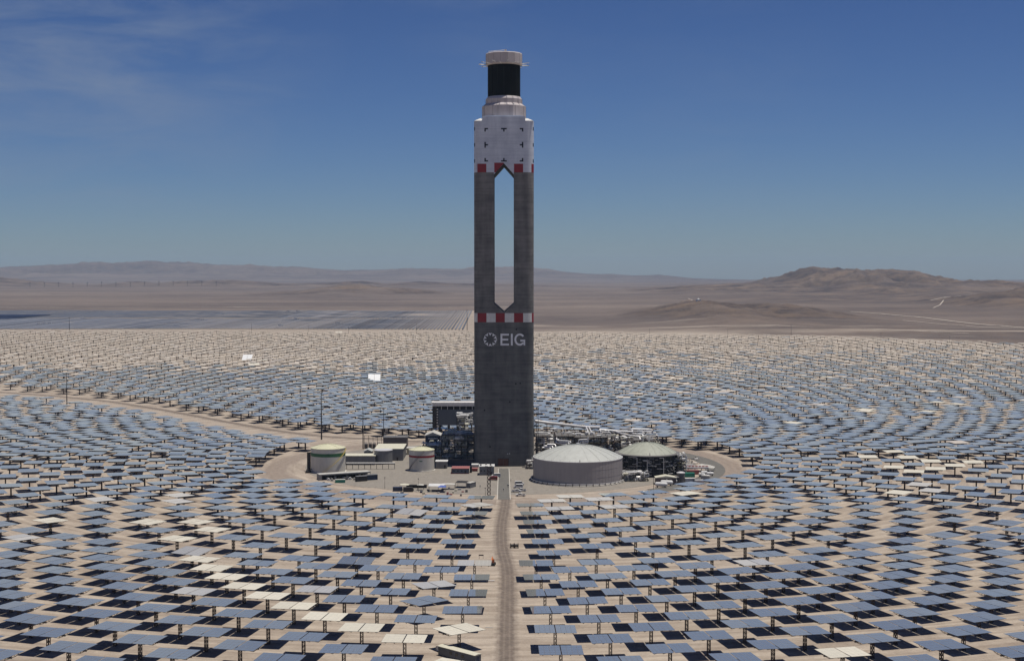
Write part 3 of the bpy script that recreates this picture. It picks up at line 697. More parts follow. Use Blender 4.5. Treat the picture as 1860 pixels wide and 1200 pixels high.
# EIG and its wheel of arrowheads
lx = lambda px: (px - 930) / F * (TY - HW) - TX
def letter(q, name): return obj(name, q, M['letter'], tower)
zl0, zl1 = zz(627.2), zz(605.8); st = 1.15; yf, yb = -HW - .12, -HW + .02
x0, x1 = lx(909), lx(924.5)
letter(MB().prism([(x0, zl0), (x1, zl0), (x1, zl0 + st), (x0 + st, zl0 + st), (x0 + st, (zl0 + zl1) / 2 - st * .48), (x1 - .45, (zl0 + zl1) / 2 - st * .48), (x1 - .45, (zl0 + zl1) / 2 + st * .48), (x0 + st, (zl0 + zl1) / 2 + st * .48), (x0 + st, zl1 - st), (x1, zl1 - st), (x1, zl1), (x0, zl1)], yf, yb), 'letter_e')
letter(MB().prism([(lx(927.9), zl0), (lx(931.4), zl0), (lx(931.4), zl1), (lx(927.9), zl1)], yf, yb), 'letter_i')
gx0, gx1 = lx(934.3), lx(954); cxg = (gx0 + gx1) / 2; czg = (zl0 + zl1) / 2; ra, rb = (gx1 - gx0) / 2, (zl1 - zl0) / 2 + .1
q = MB(); N = 26; angs = [R_(38 + (322 - 38) * i / N) for i in range(N + 1)]
for i in range(N):
    a, b = angs[i], angs[i + 1]
    q.prism([(cxg + ra * math.cos(a), czg + rb * math.sin(a)), (cxg + ra * math.cos(b), czg + rb * math.sin(b)), (cxg + (ra - st) * math.cos(b), czg + (rb - st) * math.sin(b)), (cxg + (ra - st) * math.cos(a), czg + (rb - st) * math.sin(a))], yf, yb)
q.box(cxg + .3, gx1, yf - .004, yb, czg - st, czg - .05)
q.box(gx1 - st * .85, gx1, yf - .008, yb, zl0 + .05, czg - st * .9)
letter(q, 'letter_g')
ex, ez, er = lx(890.4), zz(616.3), 4.15
for k in range(10):
    a = R_(36 * k + 90); c, s_ = math.cos(a), math.sin(a)
    def pt(r, t_): return (ex + r * c - t_ * s_, ez + r * s_ + t_ * c)
    poly = [pt(er, -.95), pt(er - .42, -.05), pt(er, .95), pt(er - .35, 1.0), pt(er - 1.35, .28), pt(er - 2.0, 0.0), pt(er - 1.35, -.28), pt(er - .35, -1.0)]
    obj('emblem_arrowhead', MB().prism([poly[i] for i in (0, 1, 2, 3, 4, 5, 6, 7)], yf, yb), M['letter'], tower)
# door and small fittings
d0, d1 = lx(904.5), lx(923.5)
for i in range(2):
    a = d0 + (d1 - d0) / 2 * i
    obj('door', MB().box(a + .08, a + (d1 - d0) / 2 - .08, -HW - .12, -HW + .1, .1, 4.6), M['door'], tower)
obj('door_frame', MB().box(d0 - .3, d1 + .3, -HW - .07, -HW + .1, 4.6, 5.0).box(d0 - .3, d0, -HW - .07, -HW + .1, 0, 4.6).box(d1, d1 + .3, -HW - .07, -HW + .1, 0, 4.6), M['steel_dark'], tower)
for xx, z_ in ((lx(922), 7.5), (lx(925.5), 7.6)): obj('floodlight', MB().box(xx - .3, xx + .3, -HW - .5, -HW, z_, z_ + .5), M['white'], tower)
for (px, py) in ((938, 598), (937, 697), (945, 696), (926, 730), (880, 745), (890, 812)):
    obj('vent', MB().box(lx(px) - .4, lx(px) + .4, -HW - .06, -HW + .05, zz(py) - .5, zz(py) + .5), M['black'], tower)

# ------------------------------------------------------------------ heliostats
HWID, HDEP, HH = 12.95, 11.0, 6.35
def half_panel(sx, top):
    q = MB(); x0, x1 = sorted((sx * .13, sx * HWID / 2))
    q.box(x0, x1, -HDEP / 2, HDEP / 2, -.06, 0, M['edge'])
    q.add([(x0 + .04, -HDEP / 2 + .04, .012), (x1 - .04, -HDEP / 2 + .04, .012), (x1 - .04, HDEP / 2 - .04, .012), (x0 + .04, HDEP / 2 - .04, .012)], [(0, 1, 2, 3)], top)
    for k in range(1, 4):
        xx = x0 + (x1 - x0) * k / 4; q.box(xx - .035, xx + .035, -HDEP / 2 + .05, HDEP / 2 - .05, .006, .022, M['edge'] if top.name.startswith('heliostat') else M['white_dirty'])
    for k in (-1, 0, 1): q.box(x0 + .05, x1 - .05, k * HDEP / 4 - .03, k * HDEP / 4 + .03, .007, .019, M['edge'] if top.name.startswith('heliostat') else M['white_dirty'])
    return q.mesh('mirror_panel')
panels = {k: (half_panel(-1, M[k]), half_panel(1, M[k])) for k in ('mirror', 'mirror_cream', 'mirror_pale')}
tq = MB().tube([(-6.0, 0, -.75), (6.0, 0, -.75)], .3, 8).mesh('torque_tube'); tq.materials.append(M['steel_mid'])
def truss_mesh():
    q = MB()
    q.bar((0, -5.2, -.14), (0, 5.2, -.14), .14); q.bar((0, -2.6, -.95), (0, 2.6, -.95), .14)
    for a, b, c, d in ((-5.2, -.14, -2.6, -.95), (-2.6, -.95, -1.3, -.14), (-1.3, -.14, 0, -.95), (0, -.95, 1.3, -.14), (1.3, -.14, 2.6, -.95), (2.6, -.95, 5.2, -.14)):
        q.bar((0, a, b), (0, c, d), .11)
    me = q.mesh('truss'); me.materials.append(M['steel_mid']); return me
tr = truss_mesh()
def pedestal_mesh():
    q = MB(); w = .42; z0, z1 = -HH - .1, -1.0; n = 4
    for sx in (-1, 1):
        for sy in (-1, 1): q.bar((sx * w, sy * w, z0), (sx * w, sy * w, z1), .15)
    for i in range(n):
        a, b = z0 + (z1 - z0) * i / n, z0 + (z1 - z0) * (i + 1) / n
        for sy in (-1, 1):
            q.bar((-w, sy * w, a), (w, sy * w, b), .10); q.bar((w, sy * w, a), (-w, sy * w, b), .10)
            q.bar((sy * w, -w, a), (sy * w, w, b), .10); q.bar((sy * w, w, a), (sy * w, -w, b), .10)
    q.box(-.55, .55, -.55, .55, -1.15, -.45)
    me = q.mesh('pedestal'); me.materials.append(M['rust']); return me
ped = pedestal_mesh()

def layout():
    out_ = []
    def add_ring(Rr, N, c0, par, back):
        step = math.pi / N
        for c in range(-N, N):
            if (c + par) % 2: continue
            a = c * step + c0
            a = (a + math.pi) % (2 * math.pi) - math.pi
            if (abs(a) > R_(88)) != bool(back): continue
            out_.append((Rr, a))
    # in front of the tower: three zones of radial stagger
    k = 0; Rr = 187.0 - 11.6 * 4
    while Rr < 325: add_ring(Rr, 49, .0035, k % 2, 0); Rr += 11.6; k += 1
    k = 1; Rr = 334.0
    while Rr < 640: add_ring(Rr, 90, .0075, k % 2, 0); Rr += 12.5 + max(0, Rr - 435) * .012; k += 1
    k = 0; Rr += 6
    while Rr < 1000: add_ring(Rr, 180, .0075, k % 2, 0); Rr += 12.5 + (Rr - 435) * .012; k += 1
    # beside and behind it: groups of rings, each group restarting its own stagger
    lr = random.Random(4); Rr = 143.0; k = 0
    while Rr < 2450:
        if k % 4 == 0:
            sp = 21.0 + max(0, Rr - 350) * .0045; N = int(math.pi * 2 * (Rr + 35) / sp); c0 = lr.uniform(0, .1)
            if k: Rr += 4
        add_ring(Rr, N, c0, k % 2, 1); Rr += 11.3 + max(0, Rr - 300) * .0118; k += 1
    return out_
def seg_dist(p, pl):
    best = 1e9
    for a, b in zip(pl[:-1], pl[1:]):
        ab = b - a; t_ = max(0, min(1, (p - a).dot(ab) / ab.length_squared)); best = min(best, (p - a - ab * t_).length)
    return best
LRX = [-p.x for p in LR][::-1]; LRY = [p.y for p in LR][::-1]
hel = []
for Rr, a in layout():
    x = TX + math.sin(a) * Rr; y = TY - math.cos(a) * Rr
    if y < 300: continue
    jit = (.35 if Rr < 700 else 1.2) if abs(a) < R_(88) else 1.9
    x += random.uniform(-jit, jit); y += random.uniform(-jit, jit)
    p = Vector((x, y, 0)); pm = px_of(x, y, HH)
    if not (-140 < pm[0] < 2000 and pm[1] < 1300): continue
    if (p - PC).length < 150 + (8 if abs(x - TX) < 45 else 0): continue
    if y > field_far(pm[0]) - 110 * float(fbm(np.array([x / 150]), np.array([y / 400]), 15, 3)[0]): continue
    if Rr < 620 and y < 760 and abs(x - TX - 2) < 60:
        if seg_dist(p, ROAD) < 10.8: continue
    if x < -40 and y > 900:
        yr = float(np.interp(-x, LRX, LRY))
        if (-70 if x < -70 else -40) < y - yr < 20 or seg_dist(p, LR) < 12: continue
    if random.random() < .004: continue
    kd = 'mirror'
    lim = 1640 + (0 if x < 0 else x * .35) ; 
    if random.random() < 1 / (1 + math.exp(-(y - lim) / (60 if x < 0 else 170))): kd = 'mirror_beige'
    hel.append([x, y, a, pm[0], pm[1], kd, random.gauss(0, R_(1.2)), (0, 0)])
# odd ones seen in the photograph
CREAM = [(65, 947), (280, 951), (357, 947), (345, 961), (342, 975), (357, 1011), (375, 1028), (402, 1047), (425, 1070), (478, 1089), (527, 1109), (587, 1128), (652, 1151), (735, 1172), (822, 1192), (832, 1150), (1257, 895), (1545, 1193), (1605, 821), (1590, 832), (1645, 835), (1694, 835), (1707, 841), (1746, 840), (1617, 847), (1731, 850), (1655, 856), (1622, 900), (1687, 747), (1734, 731), (1705, 737), (1578, 752), (1565, 747), (1444, 768), (1495, 686), (459, 659), (20, 688), (480, 655), (128, 617), (215, 603), (700, 661), (775, 663)]
PALE = [(160, 909), (320, 903), (322, 912), (345, 992), (340, 1075), (565, 1071), (880, 925), (863, 1025), (790, 1067), (1670, 895), (1395, 1031), (1004, 909), (1040, 903), (1075, 905), (1100, 914), (745, 938), (995, 919), (30, 975), (1655, 880)]
def nearest(px, py, used):
    best, bi = 1e9, -1
    for i, h in enumerate(hel):
        if i in used: continue
        dd = (h[3] - px) ** 2 + ((h[4] - py) * 2.2) ** 2
        if dd < best: best, bi = dd, i
    used.add(bi); return bi
used = set()
for p in CREAM: hel[nearest(*p, used)][5] = 'mirror_cream'
for p in PALE: hel[nearest(*p, used)][5] = 'mirror_pale'
def special(px, py, yaw=0, tilt=0, kind=None):
    best = min(range(len(hel)), key=lambda i: (hel[i][3] - px) ** 2 + ((hel[i][4] - py) * 2.2) ** 2)
    h = hel[best]; h[6] += yaw; h[7] = (tilt, 0)
    if kind: h[5] = kind
special(832, 1150, R_(38)); special(822, 1192, R_(-28)); special(880, 925, R_(42)); special(790, 1067, R_(30)); special(768, 1095, R_(45)); special(856, 942, R_(-18)); special(895, 951, R_(30))
special(640, 1016, R_(4), R_(-5)); special(345, 992, 0, R_(-6)); special(745, 938, R_(-10), R_(-6))
special(676, 684, R_(5), R_(-40), 'mirror_white'); special(441, 650, R_(-4), R_(-42), 'mirror_white'); special(459, 659, 0, R_(-8), 'mirror_cream'); special(614, 598, 0, R_(-6), 'mirror_cream')

hb = min(hel, key=lambda h: (h[3] - 822) ** 2 + ((h[4] - 1192) * 2.2) ** 2)
hb[1] -= 15; hb[0] = (820 - 930) / F * hb[1]; hb[3], hb[4] = px_of(hb[0], hb[1], HH)
hel = [h for h in hel if h is hb or math.hypot(h[0] - hb[0], h[1] - hb[1]) > 12.5]
def near_key(h): return h[1] * 1.0 + (0 if -40 < h[3] < 1900 and h[4] < 1230 else 5000)
hel.sort(key=near_key)
near, rest = hel[:300], hel[300:]
def orient(h):
    x, y, a, px, py, kd, yaw, (tl, rl) = h[:8]
    # every mirror lies nearly flat, leaning a touch towards the tower
    base = R_(.9 + random.gauss(0, .4 if y < 1000 else .75)); side = R_(random.gauss(0, .45))
    m = Matrix.Rotation(a + yaw, 4, 'Z') @ Matrix.Rotation(-base, 4, 'X') @ Matrix.Rotation(side, 4, 'Y')
    if abs(tl) > R_(20): return Matrix.Rotation(yaw, 4, 'Z') @ Matrix.Rotation(-tl, 4, 'X')
    return Matrix.Rotation(-tl, 4, 'X') @ m
ORD = ['first', 'second', 'third', 'fourth', 'fifth', 'sixth', 'seventh', 'eighth', 'ninth', 'tenth', 'eleventh', 'twelfth', 'thirteenth', 'fourteenth', 'fifteenth', 'sixteenth', 'seventeenth', 'eighteenth', 'nineteenth'] + [t_ + o_ for t_ in ('twenty-', 'thirty-', 'forty-') for o_ in ('zeroth', 'first', 'second', 'third', 'fourth', 'fifth', 'sixth', 'seventh', 'eighth', 'ninth')]
ORD = [{'twenty-zeroth': 'twentieth', 'thirty-zeroth': 'thirtieth', 'forty-zeroth': 'fortieth'}.get(w_, w_) for w_ in ORD]
cols_ = {}
for h in near:
    c = round((h[2] - .0075) / (math.pi / 90)); h.append(c); cols_.setdefault(c, []).append(h)
right_cols = sorted(c for c in cols_ if c > 0); left_cols = sorted((c for c in cols_ if c < 0), reverse=True)
for h in near:
    c = h[8]; colh = sorted(cols_[c], key=lambda q: q[1]); k = colh.index(h)
    side = 'right' if c > 0 else 'left'; seq = right_cols if c > 0 else left_cols; j = seq.index(c) if c in seq else 0
    lookw = {'mirror': 'blue-grey', 'mirror_cream': 'cream-coloured', 'mirror_pale': 'pale dusty'}[h[5]]
    h.append(f"{lookw} heliostat, {ORD[min(k, 45)]} from the bottom edge, {ORD[min(j, 45)]} radial line {side} of the track")
def place_near(h):
    # the mirror leans about its hinge; the pedestal stays upright
    x, y, a = h[0], h[1], h[2]
    root = thing('heliostat', h[9], 'heliostat', (x, y, 0), 0, 'heliostats around the tower')
    Mx = orient(h)
    def put(nm, me, mtx):
        o = bpy.data.objects.new(nm, me); COL.objects.link(o); o.parent = root; o.matrix_local = mtx; return o
    T = Matrix.Translation((0, 0, HH))
    put('pedestal', ped, T @ Matrix.Rotation(a, 4, 'Z'))
    put('torque_tube', tq, T @ Mx)
    for me in panels[h[5]]: put('mirror_panel', me, T @ Mx)
    for xx in (-5.4, -2.7, 2.7, 5.4): put('truss', tr, T @ Mx @ Matrix.Translation((xx, 0, 0)))
for h in near: place_near(h)
# the rest of the field: one object
def field_rest():
    tv = []; tf = []; tm = []
    def bx(x0, x1, y0, y1, z0, z1, mi, skip=()):
        o = len(tv); tv.extend([(x0, y0, z0), (x1, y0, z0), (x1, y1, z0), (x0, y1, z0), (x0, y0, z1), (x1, y0, z1), (x1, y1, z1), (x0, y1, z1)])
        for i, f in enumerate([(0, 3, 2, 1), (4, 5, 6, 7), (0, 1, 5, 4), (1, 2, 6, 5), (2, 3, 7, 6), (3, 0, 4, 7)]):
            if i in skip: continue
            tf.append([o + j for j in f]); tm.append(mi)
    for sx in (-1, 1):
        x0, x1 = sorted((sx * .13, sx * HWID / 2)); bx(x0, x1, -HDEP / 2, HDEP / 2, -.06, 0, 2, (1,))
        o = len(tv); tv.extend([(x0, -HDEP / 2, .0), (x1, -HDEP / 2, .0), (x1, HDEP / 2, .0), (x0, HDEP / 2, .0)]); tf.append([o, o + 1, o + 2, o + 3]); tm.append(0)
    bx(-5.9, 5.9, -.28, .28, -1.0, -.45, 1)
    for xx in (-5.2, -2.7, 2.7, 5.2): bx(xx - .08, xx + .08, -3.8, 3.8, -.75, -.1, 1)
    nb = len(tv); pw_ = .36; pole = [(-pw_, -pw_, -HH - .1), (pw_, -pw_, -HH - .1), (pw_, pw_, -HH - .1), (-pw_, pw_, -HH - .1), (-pw_, -pw_, -.8), (pw_, -pw_, -.8), (pw_, pw_, -.8), (-pw_, pw_, -.8)]
    pf = [[nb + j for j in f] for f in [(0, 1, 5, 4), (1, 2, 6, 5), (2, 3, 7, 6), (3, 0, 4, 7)]]
    TV = np.array(tv + pole); Fq = np.array(tf + pf); FM = np.array(tm + [3] * 4)
    nv, nf = len(TV), len(Fq); n = len(rest)
    V = np.empty((n, nv, 3), np.float32); FF = np.empty((n, nf, 4), np.int32); MI = np.empty((n, nf), np.int32)
    for i, h in enumerate(rest):
        m = np.array(orient(h)); a = h[2]; rz = np.array(Matrix.Rotation(a, 3, 'Z'))
        v = TV @ m[:3, :3].T; v[nb:] = TV[nb:] @ rz.T
        V[i] = v + (h[0], h[1], HH); FF[i] = Fq + i * nv
        mi = FM.copy(); mi[mi == 0] = {'mirror': 0, 'mirror_cream': 4, 'mirror_pale': 5, 'mirror_beige': 6, 'mirror_white': 7}[h[5]]; MI[i] = mi
    me = bpy.data.meshes.new('heliostat_field')
    me.vertices.add(n * nv); me.vertices.foreach_set('co', V.ravel())
    me.loops.add(n * nf * 4); me.loops.foreach_set('vertex_index', FF.ravel())
    me.polygons.add(n * nf); me.polygons.foreach_set('loop_start', np.arange(0, n * nf * 4, 4, dtype=np.int32))
    for k in ('mirror_field', 'steel_mid', 'edge', 'rust', 'mirror_cream', 'mirror_pale', 'mirror_beige', 'mirror_white'): me.materials.append(M[k])
    me.polygons.foreach_set('material_index', MI.ravel()); me.update(calc_edges=True)
    o = obj('heliostat_field', me, kind='stuff'); tag(o, 'thousands of smaller heliostats spreading round and behind the tower', 'heliostats'); o['group'] = 'heliostats around the tower'
    print('heliostats', len(hel))
field_rest()

# ------------------------------------------------------------------ plant: tanks
def wp(px, Y, z=0.0): return Vector(((px - 930) / F * Y, Y, z))
def tank(label, cx, cy, R0, H0, apex, wall, roof, segs=64, name='storage_tank', bands=(), ribs=16, rail=False, flat=False):
    t_ = thing(name, label, 'tank', (cx, cy, 0))
    obj('tank_wall', MB().cyl((0, 0), R0, 0, H0, segs, cap=False), wall, t_, smooth=True)
    obj('rim', MB().lathe((0, 0), [(R0 - .1, H0 - .25), (R0 + .16, H0 - .2), (R0 + .16, H0 + .12), (R0 - .1, H0 + .16)], segs), M['silver'] if rail else roof, t_)
    if flat: prof = [(R0 - .1, H0), (.5, apex)]
    else:
        hh = apex - H0; prof = [(R0 * c, H0 + .05 + hh * (1 - c ** 1.9)) for c in (1.0, .93, .84, .74, .62, .5, .36, .22, .1, .02)]
    obj('roof', MB().lathe((0, 0), prof, segs), roof, t_, smooth=True)
    if not flat:
        for k in range(ribs):
            a = 2 * math.pi * k / ribs + .05; q = MB()
            for (r0, z0), (r1, z1) in zip(prof[:-1], prof[1:]): q.bar((r0 * math.cos(a), r0 * math.sin(a), z0 + .07), (r1 * math.cos(a), r1 * math.sin(a), z1 + .07), .09)
            obj('roof_seam', q, roof, t_)
    for z0, z1, m, nm in bands: obj('painted_band', MB().cyl((0, 0), R0 + .04, z0, z1, segs, cap=False), m, t_, label=nm + ' band')
    if rail:
        for k in range(28):
            a = 2 * math.pi * k / 28; q = MB().bar((R0 * .985 * math.cos(a), R0 * .985 * math.sin(a), H0), (R0 * .985 * math.cos(a), R0 * .985 * math.sin(a), H0 + 1.0), .07)
            obj('rail_post', q, M['steel_mid'], t_)
    return t_
big = tank('widest salt tank, grey-brown wall under a pale shallow dome, right of the tower', 37.4, 794.5, 25.3, 13.3, 20.2, M['tank_wall'], M['tank_roof'], 96, 'salt_tank', ribs=22, rail=True)
n = 44
q = MB()
for k in range(n):
    a = 2 * math.pi * k / n; b = 2 * math.pi * (k + .86) / n
    q.bar((26.6 * math.cos(a), 26.6 * math.sin(a), 1.15), (26.6 * math.cos(b), 26.6 * math.sin(b), 1.15), .5)
obj('base_pipe', q, M['silver'], big)
for k in range(n):
    a = 2 * math.pi * (k + .93) / n; c, s_ = math.cos(a), math.sin(a)
    obj('pipe_stand', MB().bar((26.6 * c, 26.6 * s_, 0), (26.6 * c, 26.6 * s_, 1.2), .45).bar((25.3 * c, 25.3 * s_, .9), (27.6 * c, 27.6 * s_, .3), .25), M['steel_dark'], big)
obj('foundation', MB().cyl((0, 0), 27.2, 0, .45, 64), M['curb'], big)
for k in range(72):
    a = 2 * math.pi * k / 72; obj('wall_seam', MB().bar((25.32 * math.cos(a), 25.32 * math.sin(a), .5), (25.32 * math.cos(a), 25.32 * math.sin(a), 13.0), .07), M['tank_wall'], big)
for z in (4.6, 8.9): obj('wall_seam', MB().lathe((0, 0), [(25.3, z), (25.36, z), (25.36, z + .12), (25.3, z + .12)], 96), M['tank_wall'], big)
obj('roof_walkway', MB().bar((0, -25.2, 13.6), (0, -12, 18.4), .5, None, .12).bar((0, -12, 18.4), (0, -.5, 20.3), .5, None, .12), M['steel_mid'], big)
obj('roof_vent', MB().cyl((0, 0), .9, 20, 21.0, 12).cyl((8, -3), .35, 18.5, 19.8, 8), M['silver'], big)

cx2, cy2 = 79.4, 821
M['tank_roof_green'] = mat('greenish_dome_sheet', (0.36, 0.37, 0.30), 0.6, 0.0, 0.14, 0.35)
cold = tank('salt tank wrapped in dark staging, with a pale dome, behind the widest tank', cx2, cy2, 17.2, 12.4, 18.4, M['black'], M['tank_roof_green'], 64, 'salt_tank', ribs=18)
for k in range(7):
    z = 1.2 + 1.75 * k
    obj('stiffener_ring', MB().lathe((0, 0), [(17.25, z), (17.65, z), (17.65, z + .22), (17.25, z + .22)], 48), M['steel_dark'], cold)
obj('eaves_ring', MB().lathe((0, 0), [(17.1, 12.2), (18.9, 11.9), (18.9, 12.3), (17.1, 12.6)], 64), M['steel_mid'], cold)
rnd = random.Random(5)
for k in range(110):
    a = math.pi * 1.0 + math.pi * rnd.random(); c, s_ = math.cos(a), math.sin(a); z = rnd.uniform(1, 11.6); a2 = a + rnd.uniform(.04, .22)
    q = MB().tube([(18.0 * c, 18.0 * s_, z), (18.0 * math.cos(a2), 18.0 * math.sin(a2), z + rnd.choice((0, 0, 0, -1.4)))], .08 + .10 * rnd.random(), 6)
    obj('staging_pipe', q, M['silver'], cold)
for k in range(30):
    a = math.pi * 2 * k / 30; c, s_ = math.cos(a), math.sin(a)
    obj('staging_post', MB().bar((18.3 * c, 18.3 * s_, 0), (18.3 * c, 18.3 * s_, 12.2), .13), M['steel_mid'], cold)
for a, z0, z1 in ((4.30, 11.6, 6.0), (5.15, 11.2, 2.0), (4.62, 10, 3)):
    c, s_ = math.cos(a), math.sin(a); obj('downpipe', MB().tube([(18.4 * math.cos(a - .14), 18.4 * math.sin(a - .14), z0), (18.7 * c, 18.7 * s_, z0), (18.7 * c, 18.7 * s_, z1)], .2, 6), M['silver'], cold)
obj('roof_walkway', MB().bar((0, -17, 12.9), (0, -8, 16.8), .5, None, .12).bar((0, -8, 16.8), (0, -.5, 18.5), .5, None, .12), M['steel_mid'], cold)
obj('roof_nozzle', MB().tube([(-2, 5, 16), (-2, 5, 21.5), (0, 6, 21.8)], .28).tube([(1.5, 5, 16), (1.5, 5, 23)], .32), M['silver'], cold)

gt = tank('cream water tank with a green band near the top, far left of the yard', -108.9, 828, 10.15, 14.3, 16.4, M['tank_cream'], M['tank_yellow'], 48, bands=((9.7, 11.7, M['green'], 'dark green'),), ribs=8)
rt = tank('cream fuel tank with a red band, between the sheds and the tower', -53.9, 834, 7.55, 12.4, 14.0, M['tank_cream'], M['tank_yellow'], 48, bands=((8.2, 9.4, M['red'], 'dark red'),), ribs=8)
obj('roof_vent', MB().cyl((-.5, 0), .5, 13.8, 14.9, 10), M['white'], rt)
def spiral(parent, R0, H, a0, a1, n=26):
    q = MB()
    for k in range(n):
        t0, t1 = k / n, (k + 1) / n; p = [Vector(((R0 + .75) * math.cos(a0 + (a1 - a0) * t), (R0 + .75) * math.sin(a0 + (a1 - a0) * t), .3 + H * t)) for t in (t0, t1)]
        q.bar(p[0], p[1], .5, None, .12); q.bar(p[0] + Vector((0, 0, 1.0)), p[1] + Vector((0, 0, 1.0)), .06)
    obj('spiral_stair', q, M['brownwall'] if R0 < 9 else M['yellow'], parent)
    return q
spiral(gt, 10.15, 13.6, R_(258), R_(352)); spiral(rt, 7.55, 11.8, R_(205), R_(285))
obj('stair_tower', MB().box(-12.4, -10.5, -1, 1, 0, 11.2).box(-12.5, -10.4, -1.1, 1.1, 11.2, 11.4), M['steel_dark'], gt)
obj('pump_skid', MB().box(-12.6, -9.5, -7, -4.5, 0, 1.2).tube([(-12, -6, 1.2), (-12, -6, 2.2), (-9, -5, 2.2)], .2), M['steel_dark'], gt)
for tk, R0 in ((gt, 10.15), (rt, 7.55)): obj('foundation', MB().cyl((0, 0), R0 + .7, 0, .35, 40), M['curb'], tk)
obj('notice_plate', MB().box(-.9, .9, -7.62, -7.5, 6.0, 6.5), M['green'], rt)
tank('small plain grey tank in front of the cream-roofed hall', -79.4, 863, 5.6, 8.5, 8.75, M['grey_wall'], M['silver'], 32, 'water_tank', flat=True)

# ------------------------------------------------------------------ plant: buildings
def shed(name, label, cat, x0, x1, y0, y1, h, wall, roof, rz=0, pitch=0.0, over=.35, doors=1, wins=0, cxy=None, doorm='steel_dark', seams=0):
    cx, cy = (x0 + x1) / 2, (y0 + y1) / 2; w2, d2 = (x1 - x0) / 2, (y1 - y0) / 2
    t_ = thing(name, label, cat, (cx, cy, .06), rz)
    obj('wall', MB().box(-w2, w2, -d2, d2, 0, h), wall, t_)
    q = MB()
    if pitch: q.prism([(-w2 - over, h + .02), (w2 + over, h + .02), (w2 + over, h + .16), (0, h + pitch), (-w2 - over, h + .16)], -d2 - over, d2 + over)
    else: q.box(-w2 - over, w2 + over, -d2 - over, d2 + over, h + .02, h + .3)
    obj('roof', q, roof, t_)
    for k in range(seams):
        xx = -w2 + (k + 1) * 2 * w2 / (seams + 1); obj('roof_seam', MB().box(xx - .05, xx + .05, -d2 - over, d2 + over, h + .3, h + .36), roof, t_)
    for k in range(doors):
        xx = w2 * .6 - k * w2 * .7; obj('door', MB().box(xx - .5, xx + .5, -d2 - .06, -d2 + .02, 0, min(2.1, h * .8)), M[doorm], t_)
    for k in range(wins):
        xx = -w2 + (k + .5) * 2 * w2 / wins * .7; obj('window', MB().box(xx - .45, xx + .45, -d2 - .05, -d2 + .02, h * .45, h * .45 + .8), M['glass'], t_)
    return t_
def px_shed(name, label, cat, pxa, pxb, Y, dep, h, wall, roof, **k):
    return shed(name, label, cat, (pxa - 930) / F * Y, (pxb - 930) / F * Y, Y, Y + dep, h, M[wall], M[roof], **k)
px_shed('pump_house', 'long low hall with a cream roof, right beside the green-banded tank', 'building', 624, 680, 856, 11, 5.4, 'grey_wall', 'cream', seams=6)
px_shed('workshop', 'wide hall with a flat cream roof behind the plain grey tank', 'building', 680, 731, 876, 26, 7.2, 'grey_wall', 'cream', seams=8, doors=2)
b = px_shed('electrical_building', 'brown windowless block with white roof rails behind the cream-roofed hall', 'building', 695, 738, 930, 12, 8.0, 'brownwall', 'steel_mid')
q = MB(); 
for xx in (-7.6, 0, 7.6): q.bar((xx, -6, 8.2), (xx + .8, -6, 10.6), .25)
q.bar((-7.6, -6, 8.6), (8, -6, 8.6), .2); obj('roof_rail', q, M['white'], b)
t_ = px_shed('round_roof_shed', 'little shed with a pale curved roof beside the transformers', 'shed', 660, 674, 892, 9, 3.6, 'blue_dark', 'tank_roof', doors=1, pitch=1.5)
px_shed('switch_room', 'low pale annex between the brown block and the navy building', 'building', 738, 770, 905, 8, 4.0, 'cream', 'white_dirty')
b = px_shed('turbine_building', 'navy clad building with a light gable roof on steel legs, left of the condenser', 'building', 772, 799.5, 893, 14, 13.6, 'blue_dark', 'white_dirty', pitch=2.3, over=.5, doors=0)
obj('wall_sign', MB().box(-3.2, 3.2, -7.06, -7.0, 11.6, 12.2), M['silver'], b)
for k in range(3): obj('panel', MB().box(-3.3 + k * 2.2, -1.35 + k * 2.2, -7.08, -7.0, 7.2, 10.2), M['blue_dark'], b)
px_shed('site_cabin', 'small white-roofed grey cabin right of the red-banded tank', 'cabin', 791, 811.5, 840, 8, 4.1, 'grey_wall', 'white', doors=1)
b = px_shed('red_roof_office', 'low office with a faded red roof and red base frame', 'cabin', 820.5, 851, 818, 10, 2.9, 'slate', 'redroof', wins=3, doors=1, seams=6)
obj('base_frame', MB().box(-5.2, 5.2, -5.25, -5.05, 0, .35).box(-5.3, -5.0, -5.2, 5, 0, 2.9), M['carred'], b)
obj('roof_tank', MB().box(5.4, 6.6, -1, 2, .2, 3.6), M['black'], b)
px_shed('red_container', 'small low red container beside the red-roofed office', 'container', 857, 867, 828, 4, 1.4, 'carred', 'redroof', doors=0)
px_shed('guard_hut', 'pale flat canopy hut behind the small red container', 'hut', 857, 868, 838, 5, 2.4, 'white_dirty', 'white', doors=0)
b = px_shed('control_cabin', 'white-roofed two-part cabin in front of the tower, beside the red truck', 'cabin', 870.5, 897, 812, 9, 5.0, 'grey_wall', 'white', doors=1, wins=3)
for xx, yy in ((-3.5, -2), (-.5, 2), (2.2, -1)): obj('roof_unit', MB().box(xx - .5, xx + .5, yy - .4, yy + .4, 5.3, 6.1), M['steel_mid'], b)

